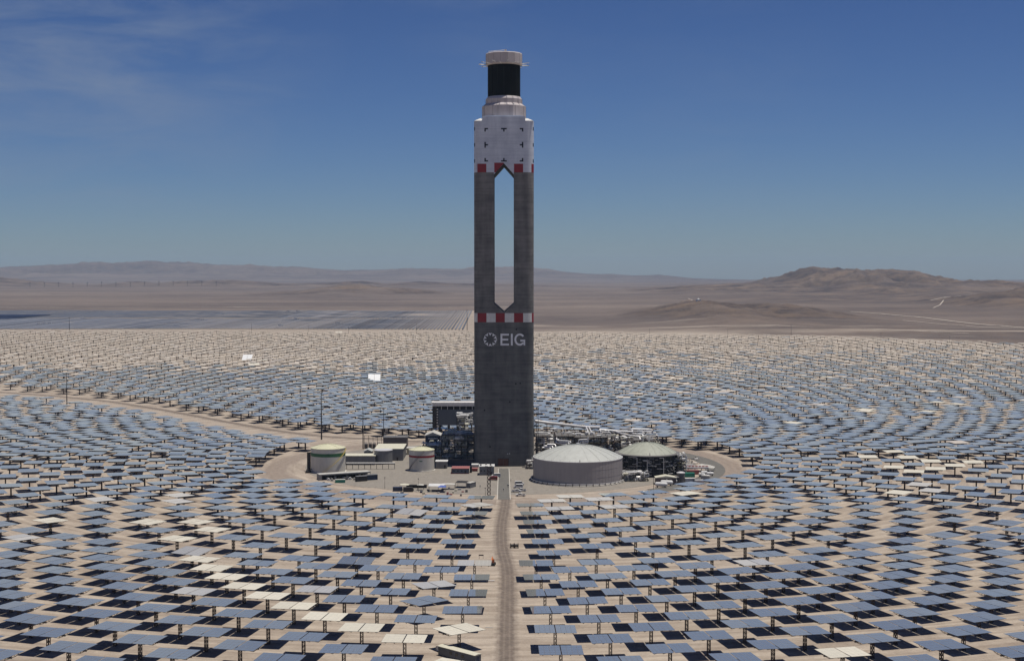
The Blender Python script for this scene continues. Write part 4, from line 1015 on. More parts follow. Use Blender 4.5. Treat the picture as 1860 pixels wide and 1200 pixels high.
# open shed and containers, lower left of the yard
p0, p1 = G(584, 871.5), G(672, 866)
ang = math.atan2(p1.y - p0.y, p1.x - p0.x); Ls = (p1 - p0).length
t_ = thing('open_store', 'long open-fronted store with a pale roof strip below the green-banded tank', 'shed', ((p0.x + p1.x) / 2, (p0.y + p1.y) / 2, .06), ang)
obj('roof', MB().box(-Ls / 2 - 1.5, Ls / 2, -1, 4.5, 3.1, 3.35), M['white_dirty'], t_)
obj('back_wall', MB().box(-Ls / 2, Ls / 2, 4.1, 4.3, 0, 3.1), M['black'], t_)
obj('end_wall', MB().box(-Ls / 2 - 1.5, -Ls / 2, -1, 4.3, 0, 3.08), M['grey_wall'], t_)
obj('fascia', MB().box(-Ls / 2, Ls / 2, -1.2, -1.02, 2.6, 3.2), M['grey_wall'], t_)
for k in range(9): obj('post', MB().bar((-Ls / 2 + k * Ls / 8, -.9, 0), (-Ls / 2 + k * Ls / 8, -.9, 3.1), .2), M['steel_dark'], t_)
rnd = random.Random(3)
for k in range(12):
    xx = -Ls / 2 + 1 + k * (Ls - 2) / 11; h_ = rnd.uniform(.7, 1.9)
    c_ = tag(obj('crate', MB().box(-.6, .6, -.5, .5, 0, h_), M[rnd.choice(('steel_mid', 'rust', 'steel_dark', 'white_dirty'))], loc=(t_.location.x + xx * math.cos(ang) - 1.2 * math.sin(ang), t_.location.y + xx * math.sin(ang) + 1.2 * math.cos(ang), .06)), 'dim crate stacked inside the long open-fronted store', 'crate', 'crates inside the open store')
    c_.rotation_euler = (0, 0, ang)
def container(label, x, y, rz, m, L_=6.1, W_=2.44, H_=2.6, z=.06, name='shipping_container', roof=None):
    t_ = thing(name, label, 'container', (x, y, z), rz)
    q = MB().box(-L_ / 2 + .06, L_ / 2 - .06, -W_ / 2 + .05, W_ / 2 - .05, .14, H_ - .04)
    obj('body', q, M[m], t_)
    q = MB(); n = int(L_ / .6)
    for k in range(n):
        xx = -L_ / 2 + .35 + k * (L_ - .7) / (n - 1); q.box(xx - .13, xx + .13, -W_ / 2, W_ / 2, .2, H_ - .12)
    obj('corrugation', q, M[m], t_)
    q = MB()
    for sx in (-1, 1):
        for sy in (-1, 1): q.box(sx * L_ / 2 - .08, sx * L_ / 2 + .08, sy * W_ / 2 - .08, sy * W_ / 2 + .08, 0, H_)
    for z0 in (.02, H_ - .16):
        for sy in (-1, 1): q.box(-L_ / 2, L_ / 2, sy * (W_ / 2 + .01) - .06, sy * (W_ / 2 + .01) + .06, z0, z0 + .15)
    obj('corner_frame', q, M[m], t_)
    if roof: obj('roof', MB().box(-L_ / 2 - .1, L_ / 2 + .1, -W_ / 2 - .1, W_ / 2 + .1, H_ + .01, H_ + .14), M[roof], t_)
    for sy in (-1, 1): obj('door', MB().box(L_ / 2 - .05, L_ / 2 + .04, min(sy * .04, sy * 1.08), max(sy * .04, sy * 1.08), .2, H_ - .2), M[m], t_)
    return t_
a = G(655.5, 874.5); container('left one of two dark containers below the long open store', a.x, a.y + 2, ang * .9 + .1, 'steel_dark', 6.1, 2.6, 2.9, roof='grey_wall')
a = G(674, 872); container('right one of two dark containers, navy, below the long open store', a.x, a.y + 2, ang * .9 + .1, 'blue_dark', 6.4, 2.6, 2.9, roof='grey_wall')
a = G(618, 876); container('green skip with a pale lid below the long open store', a.x, a.y, ang - .35, 'teal', 5.4, 2.6, 1.7, name='skip', roof='white_dirty')
for i, (px, py, s_) in enumerate(((597, 872, .8), (603, 873, .7), (628, 871, 1.3), (636, 870.5, 1.0), (645, 871.5, 1.2), (588, 879, 1), (598, 881, 1.2))):
    a = G(px, py); tag(obj('scrap_bundle', MB().box(-s_, s_, -.5, .5, 0, .8).box(-s_ * .6, s_ * .5, -.7, .6, .8, 1.3), M[('white', 'white_dirty', 'steel_mid')[i % 3]], loc=(a.x, a.y, .06)), 'pale wrapped bundle on the ground around the green skip', 'bundle', 'wrapped bundles by the skip')

# cable and pipe rack between the green-banded tank and the grey tank
t_ = thing('pipe_rack', 'low pipe rack on thin posts between the green-banded and red-banded tanks', 'pipe rack', (wp(672, 838).x, 838, .06))
obj('beam', MB().box(-14.6, 14.6, -.6, .6, 2.9, 3.6), M['steel_mid'], t_)
for k in range(4): obj('pipe', MB().tube([(-14.6, -.5 + k * .33, 3.75), (14.6, -.5 + k * .33, 3.75)], .13, 6), M['silver'], t_)
for k in range(9):
    for sy in (-.5, .5): obj('post', MB().bar((-14.4 + 3.6 * k, sy, 0), (-14.4 + 3.6 * k, sy, 2.9), .18), M['steel_dark'], t_)

# tents, tarpaulins and stores at the front left of the yard
def canopy(label, px, py, w_, d_, h_, top, rz=0, side=None):
    a = G(px, py); t_ = thing('canopy', label, 'canopy', (a.x, a.y, .06), rz)
    q = MB().add([(-w_ / 2, -d_ / 2, h_), (w_ / 2, -d_ / 2, h_ - .1), (w_ / 2, d_ / 2, h_), (-w_ / 2, d_ / 2, h_ + .1), (0, 0, h_ + .6)], [(0, 1, 4), (1, 2, 4), (2, 3, 4), (3, 0, 4)])
    q.add([(-w_ / 2, -d_ / 2, h_ - .05), (w_ / 2, -d_ / 2, h_ - .15), (w_ / 2, d_ / 2, h_ - .05), (-w_ / 2, d_ / 2, h_ + .05)], [(3, 2, 1, 0)])
    obj('sheet', q, M[top], t_)
    for sx in (-1, 1):
        for sy in (-1, 1): obj('post', MB().bar((sx * w_ / 2 * .96, sy * d_ / 2 * .96, 0), (sx * w_ / 2 * .96, sy * d_ / 2 * .96, h_ - .05), .12), M['steel_dark'], t_)
    if side: obj('side_sheet', MB().box(-w_ / 2, w_ / 2, d_ / 2 - .06, d_ / 2, 0, h_ - .1), M[side], t_)
    return t_
canopy('white tarpaulin canopy, largest of the shelters at the front left of the yard', 793, 891, 8.5, 9, 3.2, 'white')
canopy('bright blue tarpaulin canopy beside the large white one', 803, 893, 4.2, 6, 3.0, 'blue')
canopy('second white canopy, behind the blue tarpaulin', 815, 888, 7, 4.0, 2.8, 'white_dirty', .1)
canopy('long cream canopy at the left end of the shelters', 735, 889, 5, 3.5, 2.8, 'cream', -.1)
canopy('small pale canopy between the cream and the white shelters', 764, 889.5, 3.5, 3, 2.8, 'white_dirty')
canopy('black shade net, right of the shelters', 839, 884.5, 6, 7, 3.0, 'black', -.15)
a = G(855.5, 886); container('grey container standing end-on right of the black shade net', a.x, a.y + 2.5, R_(62), 'grey_wall', 6, 2.4, 2.7, roof='white_dirty')
a = G(741, 893); container('dark container under the cream canopy', a.x, a.y + 1, .1, 'steel_dark', 5, 2.4, 2.4)
a = G(722, 892); container('half-hidden dark container at the far left of the shelters', a.x, a.y + 1, .05, 'blue_dark', 5, 2.4, 2.2)
a = G(756, 887); container('low black container behind the shelters', a.x, a.y + 3, .03, 'black', 11, 2.2, 1.6)
rnd = random.Random(9)
for i in range(26):
    a = G(rnd.uniform(722, 852), rnd.uniform(888, 902)); s_ = rnd.uniform(.5, 1.1)
    tag(obj('pallet_stack', MB().box(-s_, s_, -.6, .6, 0, .15).box(-s_ * .9, s_ * .9, -.5, .5, .15, rnd.uniform(.5, 1.4)), M[rnd.choice(('cream', 'white_dirty', 'steel_mid', 'brownwall', 'blue_dark', 'redroof'))], loc=(a.x, a.y, .06)), 'loaded pallet on the ground among the canvas shelters', 'pallet', 'pallets among the shelters')

# ------------------------------------------------------------------ air-cooled condenser
Yc = 985
xa, xb = (785 - 930) / F * Yc, (962 - 930) / F * Yc
zp = lambda py, Y: CH + (497 - py) / F * Y
acc = thing('air_cooled_condenser', 'slate-walled condenser block with a bright top duct, behind the tower on the left', 'condenser', ((xa + xb) / 2, Yc + 12, .06))
wA = (xb - xa) / 2; zt, zu, zbm = zp(733, Yc), zp(744, Yc), zp(773, Yc)
for k in range(5):
    x0 = -wA + 4.2 + k * (2 * wA - 4.2) / 5; x1 = x0 + (2 * wA - 4.2) / 5 - .12
    obj('wall_panel', MB().box(x0, x1, -12, -11.8, zbm, zu), M['slate'], acc)
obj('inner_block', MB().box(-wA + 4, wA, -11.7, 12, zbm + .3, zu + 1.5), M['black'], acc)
obj('side_column', MB().box(-wA, -wA + 3.0, -12, 12, zp(779, Yc), zt), M['steel_dark'], acc)
obj('top_duct', MB().tube([(-wA - .5, -11, zt + .5), (wA, -11, zt + .5)], .95, 10), M['silver'], acc)
obj('fascia', MB().box(-wA, wA, -12.3, -12.05, zp(738, Yc), zt - .1), M['white'], acc)
obj('roof', MB().box(-wA, wA, -12, 12, zt - .4, zt - .2), M['steel_mid'], acc)
for k in range(8): obj('fascia_strut', MB().bar((-wA + 6.3 + k * 4.35, -12.15, zu - .1), (-wA + 6.3 + k * 4.35, -12.15, zp(738, Yc)), .3), M['white'], acc)
for k in range(10):
    for yy in (-11, 0, 11): obj('leg', MB().bar((-wA + 4.5 + k * 6.5, yy, 0), (-wA + 4.5 + k * 6.5, yy, zbm), .7), M['steel_dark'], acc)
for k in range(9):
    xx = -wA + 4.5 + k * 6.5
    obj('brace', MB().bar((xx, -11.2, 1), (xx + 6.5, -11.2, zbm - .2), .3).bar((xx + 6.5, -11.3, 1), (xx, -11.3, zbm - .2), .3), M['steel_mid'], acc)
for k in range(8): obj('ladder_cage', MB().box(-wA + 3.0, -wA + 3.9, -12.3, -11.5, zp(779, Yc) + k * 1.9, zp(779, Yc) + k * 1.9 + .8), M['silver'], acc)

# ------------------------------------------------------------------ process steelwork
def steel_block(label, x0, x1, y0, y1, h, bays, levels, seed, pipes=30, vessels=5, name='process_structure', col='steel_dark', base=0.0, mats=('silver', 'white', 'white', 'silver', 'cream')):
    pipes = int(pipes * 1.9)
    rn = random.Random(seed); cx, cy = (x0 + x1) / 2, (y0 + y1) / 2; w2, d2 = (x1 - x0) / 2, (y1 - y0) / 2
    t_ = thing(name, label, 'process plant', (cx, cy, .06))
    nx, ny = bays
    for i in range(nx + 1):
        for j in range(ny + 1):
            xx, yy = -w2 + 2 * w2 * i / nx, -d2 + 2 * d2 * j / ny
            hh = h * (1 if rn.random() < .7 else .8)
            obj('column', MB().bar((xx, yy, 0), (xx, yy, hh), .36), M[col], t_)
    for l in range(1, levels + 1):
        z = h * l / levels
        for j in range(ny + 1):
            yy = -d2 + 2 * d2 * j / ny; obj('beam', MB().bar((-w2, yy, z), (w2, yy, z), .3, None, .45), M[col], t_)
        for i in range(nx + 1):
            xx = -w2 + 2 * w2 * i / nx; obj('beam', MB().bar((xx, -d2, z - .03), (xx, d2, z - .03), .28, None, .4), M[col], t_)
        q = MB(); n_ = 0
        for i in range(nx):
            if rn.random() < .6:
                q.box(-w2 + 2 * w2 * i / nx + .2, -w2 + 2 * w2 * (i + 1) / nx - .2, -d2 + .25, d2 - .25 - rn.random() * d2, z + .24, z + .3); n_ += 1
        if n_: obj('grating', q, M['steel_mid'], t_)
        q = MB(); q.bar((-w2, -d2 - .15, z + 1.15), (w2, -d2 - .15, z + 1.15), .07); q.bar((-w2, -d2 - .15, z + .7), (w2, -d2 - .15, z + .7), .05)
        for k in range(nx * 3 + 1): q.bar((-w2 + 2 * w2 * k / (nx * 3), -d2 - .15, z + .2), (-w2 + 2 * w2 * k / (nx * 3), -d2 - .15, z + 1.15), .06)
        obj('handrail', q, M[rn.choice(('yellow', 'silver', 'steel_mid'))], t_)
    for k in range(nx):
        if rn.random() < .6:
            l = rn.randrange(levels); xx = -w2 + 2 * w2 * k / nx; dx = 2 * w2 / nx
            obj('brace', MB().bar((xx, -d2 - .05, h * l / levels), (xx + dx, -d2 - .05, h * (l + 1) / levels), .22), M[col], t_)
    for k in range(vessels):
        z = h * rn.randrange(0, levels) / levels + .3; r = rn.uniform(.6, 1.25); L_ = rn.uniform(2.5, 5.5); xx = rn.uniform(-w2 + 2, w2 - 2); yy = rn.uniform(-d2 + .8, d2 - 1)
        m4 = Matrix.Translation((xx, yy, z + r + .3)) @ (Matrix.Rotation(math.pi / 2, 4, 'Y') if rn.random() < .65 else Matrix.Identity(4))
        pr = [(.05, -L_ / 2), (r * .6, -L_ / 2 + .1), (r * .92, -L_ / 2 + .35), (r, -L_ / 2 + .6), (r, L_ / 2 - .6), (r * .92, L_ / 2 - .35), (r * .6, L_ / 2 - .1), (.05, L_ / 2)]
        obj('vessel', MB().lathe((0, 0), pr, 14, M4=m4), M[rn.choice(mats)], t_, smooth=True)
    for k in range(pipes):
        z = h * rn.randrange(0, levels + 1) / levels + rn.uniform(.4, 2.2); r = rn.choice((.16, .2, .26, .34, .45, .6)); yy = rn.uniform(-d2 - .4, d2); xx = rn.uniform(-w2, w2)
        pts = [Vector((xx, yy, min(z, h + 1.5)))]
        for s_ in range(rn.randrange(2, 5)):
            ax = rn.choice((0, 0, 1, 2, 2)); d = Vector((0, 0, 0)); d[ax] = rn.choice((-1, 1)) * rn.uniform(1.2, 5.5 if ax == 0 else 3.0)
            np_ = pts[-1] + d; np_.x = max(-w2 - .8, min(w2 + .8, np_.x)); np_.y = max(-d2 - .8, min(d2, np_.y)); np_.z = max(.4, min(h + 1.8, np_.z))
            if (np_ - pts[-1]).length > .8: pts.append(np_)
        if len(pts) > 1: obj('pipe', MB().tube(pts, r, 7), M[rn.choice(mats)], t_, smooth=True)
    return t_
def pxx(px, Y): return (px - 930) / F * Y
steel_block('multi-level pipe structure against the left side of the tower', pxx(803, 872), pxx(861, 872), 862, 886, 17.5, (5, 3), 5, 1, 70, 10)
steel_block('lower process frame in front of the navy building', pxx(768, 880), pxx(804, 880), 866, 886, 9.5, (3, 2), 3, 2, 40, 4)
q = MB().box(pxx(806, 856), pxx(861, 856), 856, 857, 0, 3.4); tag(obj('retaining_wall', q, M['brownwall']), 'long dark low wall at the foot of the left pipe structure', 'wall')
q = MB().box(pxx(806, 856), pxx(861, 856), 855.5, 857.2, 3.42, 3.7); tag(obj('wall_coping', q, M['steel_mid']), 'pale coping walkway on top of the dark low wall', 'walkway')
steel_block('tall equipment tower with vessels in front of the condenser', pxx(830, 930), pxx(856, 930), 925, 945, 21.5, (2, 2), 5, 4, 40, 9)
steel_block('steam generator structure right of the tower, behind the widest tank', pxx(974, 880), pxx(1042, 880), 860, 892, 17, (6, 3), 4, 11, 95, 16, col='rust')
steel_block('dense pipework frame behind the gap between the two salt tanks', pxx(1040, 880), pxx(1112, 880), 858, 888, 16.5, (6, 3), 4, 12, 95, 14, col='rust')
steel_block('rear pump frame behind the dark salt tank', pxx(1112, 885), pxx(1196, 885), 868, 898, 13.5, (7, 3), 3, 13, 85, 10, col='rust')
steel_block('low skid of pumps below the dark salt tank', pxx(1134, 792), pxx(1176, 792), 788, 796, 3.6, (4, 1), 1, 14, 30, 4)
steel_block('access scaffold at the right flank of the dark salt tank', pxx(1228, 822), pxx(1242, 822), 812, 826, 10.5, (2, 2), 5, 15, 26, 0, name='scaffold')
steel_block('instrument skid at the right base of the tower, behind the cars', pxx(957, 838), pxx(969, 838), 838, 844, 4.6, (2, 1), 2, 16, 12, 2, col='rust')

# main pipes crossing over the plant, right of the tower
def pipe(label, pts, r, m='silver', cat='pipe', name='pipeline', stands=True, n=10):
    pts = [Vector(p) for p in pts]; t_ = thing(name, label, cat, (pts[0].x, pts[0].y, .06)); o = Vector((pts[0].x, pts[0].y, .06))
    obj('pipe_run', MB().tube([p - o for p in pts], r, n), M[m], t_, smooth=True)
    if stands:
        for a, b in zip(pts[:-1], pts[1:]):
            if abs(b.z - a.z) > 4 or (b - a).length < 4: continue
            for k in range(int((b - a).length / 7) + 1):
                p = a.lerp(b, min(1, .08 + k * 7 / (b - a).length)) - o; obj('support', MB().bar((p.x, p.y, 0), (p.x, p.y, p.z - r), .35).bar((p.x - r * 1.6, p.y, p.z - r - .1), (p.x + r * 1.6, p.y, p.z - r - .1), .3), M['rust'], t_)
    return t_
pipe('longest silver pipe on high trestles, running right from the tower', [P(972, 764, 905), P(999, 768, 903), P(1066, 775.5, 895), P(1090, 776, 893)], .9)
pipe('second high silver pipe, continuing right beyond the slanting pair', [P(1089, 780, 886), P(1122, 783, 884), P(1150, 784, 882)], .75)
pipe('silver pipe with a double bend above the dark tank, nearest of three', [P(1118, 783, 880), P(1125, 786, 872), P(1140, 790, 866), P(1162, 793, 864), P(1162.5, 798, 862)], .58)
pipe('middle one of three bent silver pipes above the dark tank', [P(1142, 783, 890), P(1147, 787, 882), P(1168, 789, 878), P(1168, 794, 876)], .55)
pipe('farthest straight silver pipe, top right of the pipework', [P(1148, 779, 900), P(1181, 779.5, 899), P(1186, 782, 897)], .6)
pipe('long silver header just below the farthest pipe', [P(1126, 778, 905), P(1146, 779, 898), P(1150, 783, 893), P(1184, 783.5, 890)], .5)
pipe('left one of the slanting pair of silver pipes', [P(1065, 776, 884), P(1068, 783, 872), P(1064, 786, 868)], .55, stands=False)
pipe('right one of the slanting pair of silver pipes', [P(1070, 776, 884), P(1075, 786, 869)], .5, stands=False)
for i, (x0, x1, y0) in enumerate(((1011, 1036, 799), (1014, 1033, 801.5), (1010, 1029, 804.5))):
    pipe(('upper', 'middle', 'lower')[i] + ' one of three looped pipes left above the widest dome', [P(x0, y0 - 4, 838), P(x0, y0, 836), P(x1, y0 + 2, 836), P(x1 + .5, y0 + 5, 834)], .42, stands=False)
for i, (x0, x1, y0) in enumerate(((1051, 1068, 798), (1054, 1068, 801), (1057, 1068, 804))):
    pipe(('outer', 'middle', 'inner')[i] + ' one of three nested pipe loops above the widest dome', [P(x0, y0 + 7, 838), P(x0, y0, 838), P(x1, y0 - .5, 838), P(x1, y0 - 4, 838)], .42, stands=False)
for i, (x0, y0) in enumerate(((1008, 806.5), (1003, 809.5), (999, 812.5))):
    pipe(('highest', 'middle', 'lowest')[i] + ' one of three stepped pipe elbows right of the tower base', [P(x0 - 14, y0, 826), P(x0, y0, 826), P(x0 + 1.5, y0 + 4, 825)], .45, stands=False)
# stair tower up the right edge of the shaft
st_ = thing('stair_tower', 'narrow dark lattice stair tower clinging to the right edge of the shaft', 'stair tower', (14.6, 846.6, 0))
for sx in (-1, 1):
    for sy in (-1, 1): obj('leg', MB().bar((sx * 1.3, sy * 1.3, 0), (sx * 1.3, sy * 1.3, 37.5), .2), M['steel_dark'], st_)
for k in range(12):
    z = 1 + k * 3.05
    obj('flight', MB().bar((-1.2, -1, z), (1.2, -1, z + 1.5), .7, None, .12).bar((1.2, 1, z + 1.5), (-1.2, 1, z + 3.05), .7, None, .12), M['steel_dark'], st_)
    obj('brace', MB().bar((-1.3, -1.35, z), (1.3, -1.35, z + 3), .12).bar((1.35, -1.3, z + 3), (1.35, 1.3, z), .12), M['steel_mid'], st_)
obj('top_platform', MB().box(-1.6, 1.9, -1.7, 1.7, 37.5, 37.8).box(-1.6, 1.9, -1.7, -1.6, 38.7, 38.8), M['silver'], st_)

# right-hand cluster
def drum(label, px, py, L_, r, m, rz=0, z=None):
    a = G(px, py); t_ = thing('storage_drum', label, 'tank', (a.x, a.y, .06), rz); z = z or r + .5
    pr = [(.05, -L_ / 2), (r * .55, -L_ / 2 + .12), (r * .9, -L_ / 2 + .5), (r, -L_ / 2 + .9), (r, L_ / 2 - .9), (r * .9, L_ / 2 - .5), (r * .55, L_ / 2 - .12), (.05, L_ / 2)]
    obj('shell', MB().lathe((0, 0), pr, 20, M4=Matrix.Translation((0, 0, z)) @ Matrix.Rotation(math.pi / 2, 4, 'Y')), M[m], t_, smooth=True)
    for sx in (-1, 1): obj('saddle', MB().box(sx * L_ * .3 - .2, sx * L_ * .3 + .2, -r * .8, r * .8, 0, z - r * .5), M['steel_dark'], t_)
    obj('top_hatch', MB().cyl((0, 0), .35, z + r - .1, z + r + .4, 8), M['silver'], t_)
drum('front one of three pale horizontal drums right of the dark tank', 1201, 885, 7.0, 1.25, 'white', R_(-14))
drum('middle one of three pale horizontal drums', 1211, 881.5, 7.0, 1.25, 'white', R_(-14))
drum('rear one of three pale horizontal drums', 1219, 878.5, 7.0, 1.25, 'white', R_(-14))
px_shed('chemical_shelter', 'long shed with a pale rounded roof behind the three drums', 'shed', 1193, 1230, 776, 6, 3.7, 'brownwall', 'cream', pitch=1.2, doors=2)
tank('small upright grey tank right of the three drums', pxx(1239, 782), 784, 2.3, 5.6, 6.2, M['steel_mid'], M['silver'], 20, 'upright_tank', ribs=4)
tank('narrow dark upright tank beside the pale rounded shed', pxx(1230.5, 778), 779, 1.5, 3.8, 4.3, M['steel_dark'], M['steel_mid'], 16, 'upright_tank', ribs=4)
for i, (px, py, L_, m, rz, lb) in enumerate(((1253, 876, 5.5, 'white', .05, 'white container nearest the upright tank'), (1266, 877, 3.4, 'brownwall', .05, 'brownish open container beside the white ones'), (1270, 879, 5, 'white', .12, 'white equipment box with a dark opening'), (1258, 861, 7, 'redroof', 0, 'reddish equipment container in the right cluster'), (1252, 866, 6, 'teal', 0, 'greenish low container behind the white ones'), (1282, 871, 5, 'white_dirty', -.4, 'pale container by the curved asphalt road'), (1247, 851, 8, 'silver', -.1, 'silver box at the back of the right cluster'))):
    a = G(px, py); container(lb, a.x, a.y, rz, m, L_, 2.4, 2.5, name='equipment_container')
for i, (px, py) in enumerate(((1275, 866), (1283, 869), (1290, 864), (1279, 862))):
    drum(('first', 'second', 'third', 'fourth')[i] + ' of the small white drums by the curved asphalt road', px, py, 4.2, .9, 'white', R_(-30 + 15 * i))
t_ = thing('fan_cooler', 'row of fan coolers on a long pale frame, right of the scaffold', 'cooler', (*G(1262, 856).xy, .06), R_(-4))
obj('frame', MB().box(-8, 8, -2.2, 2.2, 2.0, 2.9), M['silver'], t_)
for k in range(8): obj('fan', MB().cyl((-7 + 2 * k, 0), .85, 2.9, 3.4, 14), M['redroof'], t_)
for k in range(5):
    for sy in (-2, 2): obj('leg', MB().bar((-7.8 + 3.9 * k, sy, 0), (-7.8 + 3.9 * k, sy, 2), .2), M['steel_mid'], t_)
t_ = thing('canvas_roof', 'pale peaked canvas roof at the right end of the cluster', 'canopy', (*G(1281, 855).xy, .06), R_(-18))
obj('sheet', MB().add([(-5.5, -2.6, 2.6), (5.5, -2.6, 2.2), (5.5, 2.6, 2.4), (-5.5, 2.6, 2.8), (-2.5, 0, 4.2), (2.5, 0, 3.8)], [(0, 1, 5, 4), (2, 3, 4, 5), (1, 2, 5), (3, 0, 4)]), M['white_dirty'], t_)
for sx in (-5.2, 5.2):
    for sy in (-2.4, 2.4): obj('post', MB().bar((sx, sy, 0), (sx, sy, 2.3), .12), M['steel_mid'], t_)
t_ = thing('pipe_manifold', 'tangle of silver valves and pipes left of the curved road, behind the coolers', 'pipework', (*G(1247, 842).xy, .06))
rn = random.Random(21)
for k in range(34):
    p = Vector((rn.uniform(-7, 8), rn.uniform(-3, 3), rn.uniform(.4, 3.4))); q_ = p + Vector((rn.uniform(-3, 3), rn.uniform(-1, 1), 0)); q2 = q_ + Vector((0, 0, rn.uniform(-1.5, 1.5))); q2.z = max(.3, q2.z)
    obj('pipe', MB().tube([p, q_, q2], rn.choice((.12, .2, .32)), 7), M[rn.choice(('silver', 'white', 'silver', 'steel_mid'))], t_)
a0 = G(1115, 892)
# transformers, gantries
for i, px in enumerate((664, 671.5, 678.5, 687)):
    Y = 938; x = pxx(px, Y); t_ = thing('transformer', ('leftmost', 'second', 'third', 'rightmost')[i] + ' of the four transformers under the steel gantry', 'transformer', (x, Y, .06))
    obj('tank', MB().box(-1.1, 1.1, -.9, .9, 0, 3.0), M['brownwall' if i % 2 else 'steel_mid'], t_)
    for k in range(3): obj('bushing', MB().lathe((-.7 + .7 * k, 0), [(.16, 3), (.25, 3.3), (.16, 3.6), (.25, 3.9), (.12, 4.4)], 8), M['white_dirty'], t_)
    for k in range(5): obj('cooling_fin', MB().box(-1.0 + .45 * k, -.85 + .45 * k, -1.5, -.92, .5, 2.6), M['steel_mid'], t_)
t_ = thing('steel_gantry', 'steel busbar gantry standing over the transformers', 'gantry', (pxx(676, 938), 940, .06))
for k in range(5):
    obj('post', MB().bar((-5.8 + 2.9 * k, 0, 0), (-5.8 + 2.9 * k, 0, 8.5), .25), M['steel_dark'], t_)
obj('crossbeam', MB().bar((-6.2, 0, 8.3), (6.2, 0, 8.3), .35).bar((-6.2, 0, 6.6), (6.2, 0, 6.6), .2), M['steel_dark'], t_)

# tall lighting and lightning poles
def pole(label, px, py_base, py_top, w0=.55, name='light_pole', lat=False):
    a = G(px, py_base); zt = P(px, py_top, a.y).z
    t_ = thing(name, label, 'pole', (a.x, a.y, 0))
    if not lat: obj('mast', MB().cyl((0, 0), w0, 0, zt, 10, r2=w0 * .35), M['steel_dark'], t_)
    else:
        q = MB(); n = int(zt / (w0 * 2.2))
        for sx in (-1, 1):
            for sy in (-1, 1): q.bar((sx * w0, sy * w0, 0), (sx * w0, sy * w0, zt), .22)
        for k in range(n):
            za, zb = zt * k / n, zt * (k + 1) / n
            for s_ in (-1, 1): q.bar((-w0, s_ * w0, za), (w0, s_ * w0, zb), .15); q.bar((w0, s_ * w0, za), (-w0, s_ * w0, zb), .15); q.bar((s_ * w0, -w0, za), (s_ * w0, w0, zb), .15)
        obj('lattice_mast', q, M['rust'], t_)
    obj('head', MB().box(-w0 * 2.2, w0 * 2.2, -.25, .25, zt - .5, zt - .2).box(-w0 * 2.2, -w0 * 1.4, -.4, .1, zt - .2, zt + .15).box(w0 * 1.4, w0 * 2.2, -.4, .1, zt - .2, zt + .15), M['steel_mid'], t_)
    return t_
pole('tallest dark pole, standing behind the green-banded tank', 584, 798, 712)
pole('thin pole left of the curved-roof shed', 659.5, 815, 739, .4)
pole('thin pole behind the cream-roofed hall', 697, 803, 742, .36)
pole('lone pole beside the access road in the left field', 121.5, 734, 676, .5)
pole('short distant pole near the left edge, before the solar panels', 126, 603, 577, .7)
pole('distant pole at the right end of the solar panels', 848.5, 600, 563, .7)
pole('thin pole rising in front of the shelters', 760, 893, 868, .12)
pole('thin lamp post at the left of the yard', 699, 887, 866, .12)
pole('thin lamp post beside the entrance road', 881.5, 903, 885, .14)
pole('lattice mast in front of the white-roofed cabin', 888, 903, 846, .85, 'lattice_mast', True)
pole('very thin pole behind the right pipework', 1081, 800, 741, .2)
pole('distant pole in the left far field', 457, 606, 588, .4)
for i_, (px_, pb_, pt_) in enumerate(((236, 706, 690), (325, 640, 622), (560, 604, 590), (633, 606, 592), (757, 604, 588), (1180, 612, 596), (1322, 612, 596), (1600, 622, 604), (1725, 628, 610))):
    pole('thin distant post %s the mirror field' % ('in the left of' if px_ < 900 else 'at the far right edge of'), px_, pb_, pt_, .3)['group'] = 'thin distant posts'
pole('slim pole right of the dark salt tank', 1187, 888, 838, .14)
pole('distant thin pole before the hills on the right', 1437, 612, 590, .4)

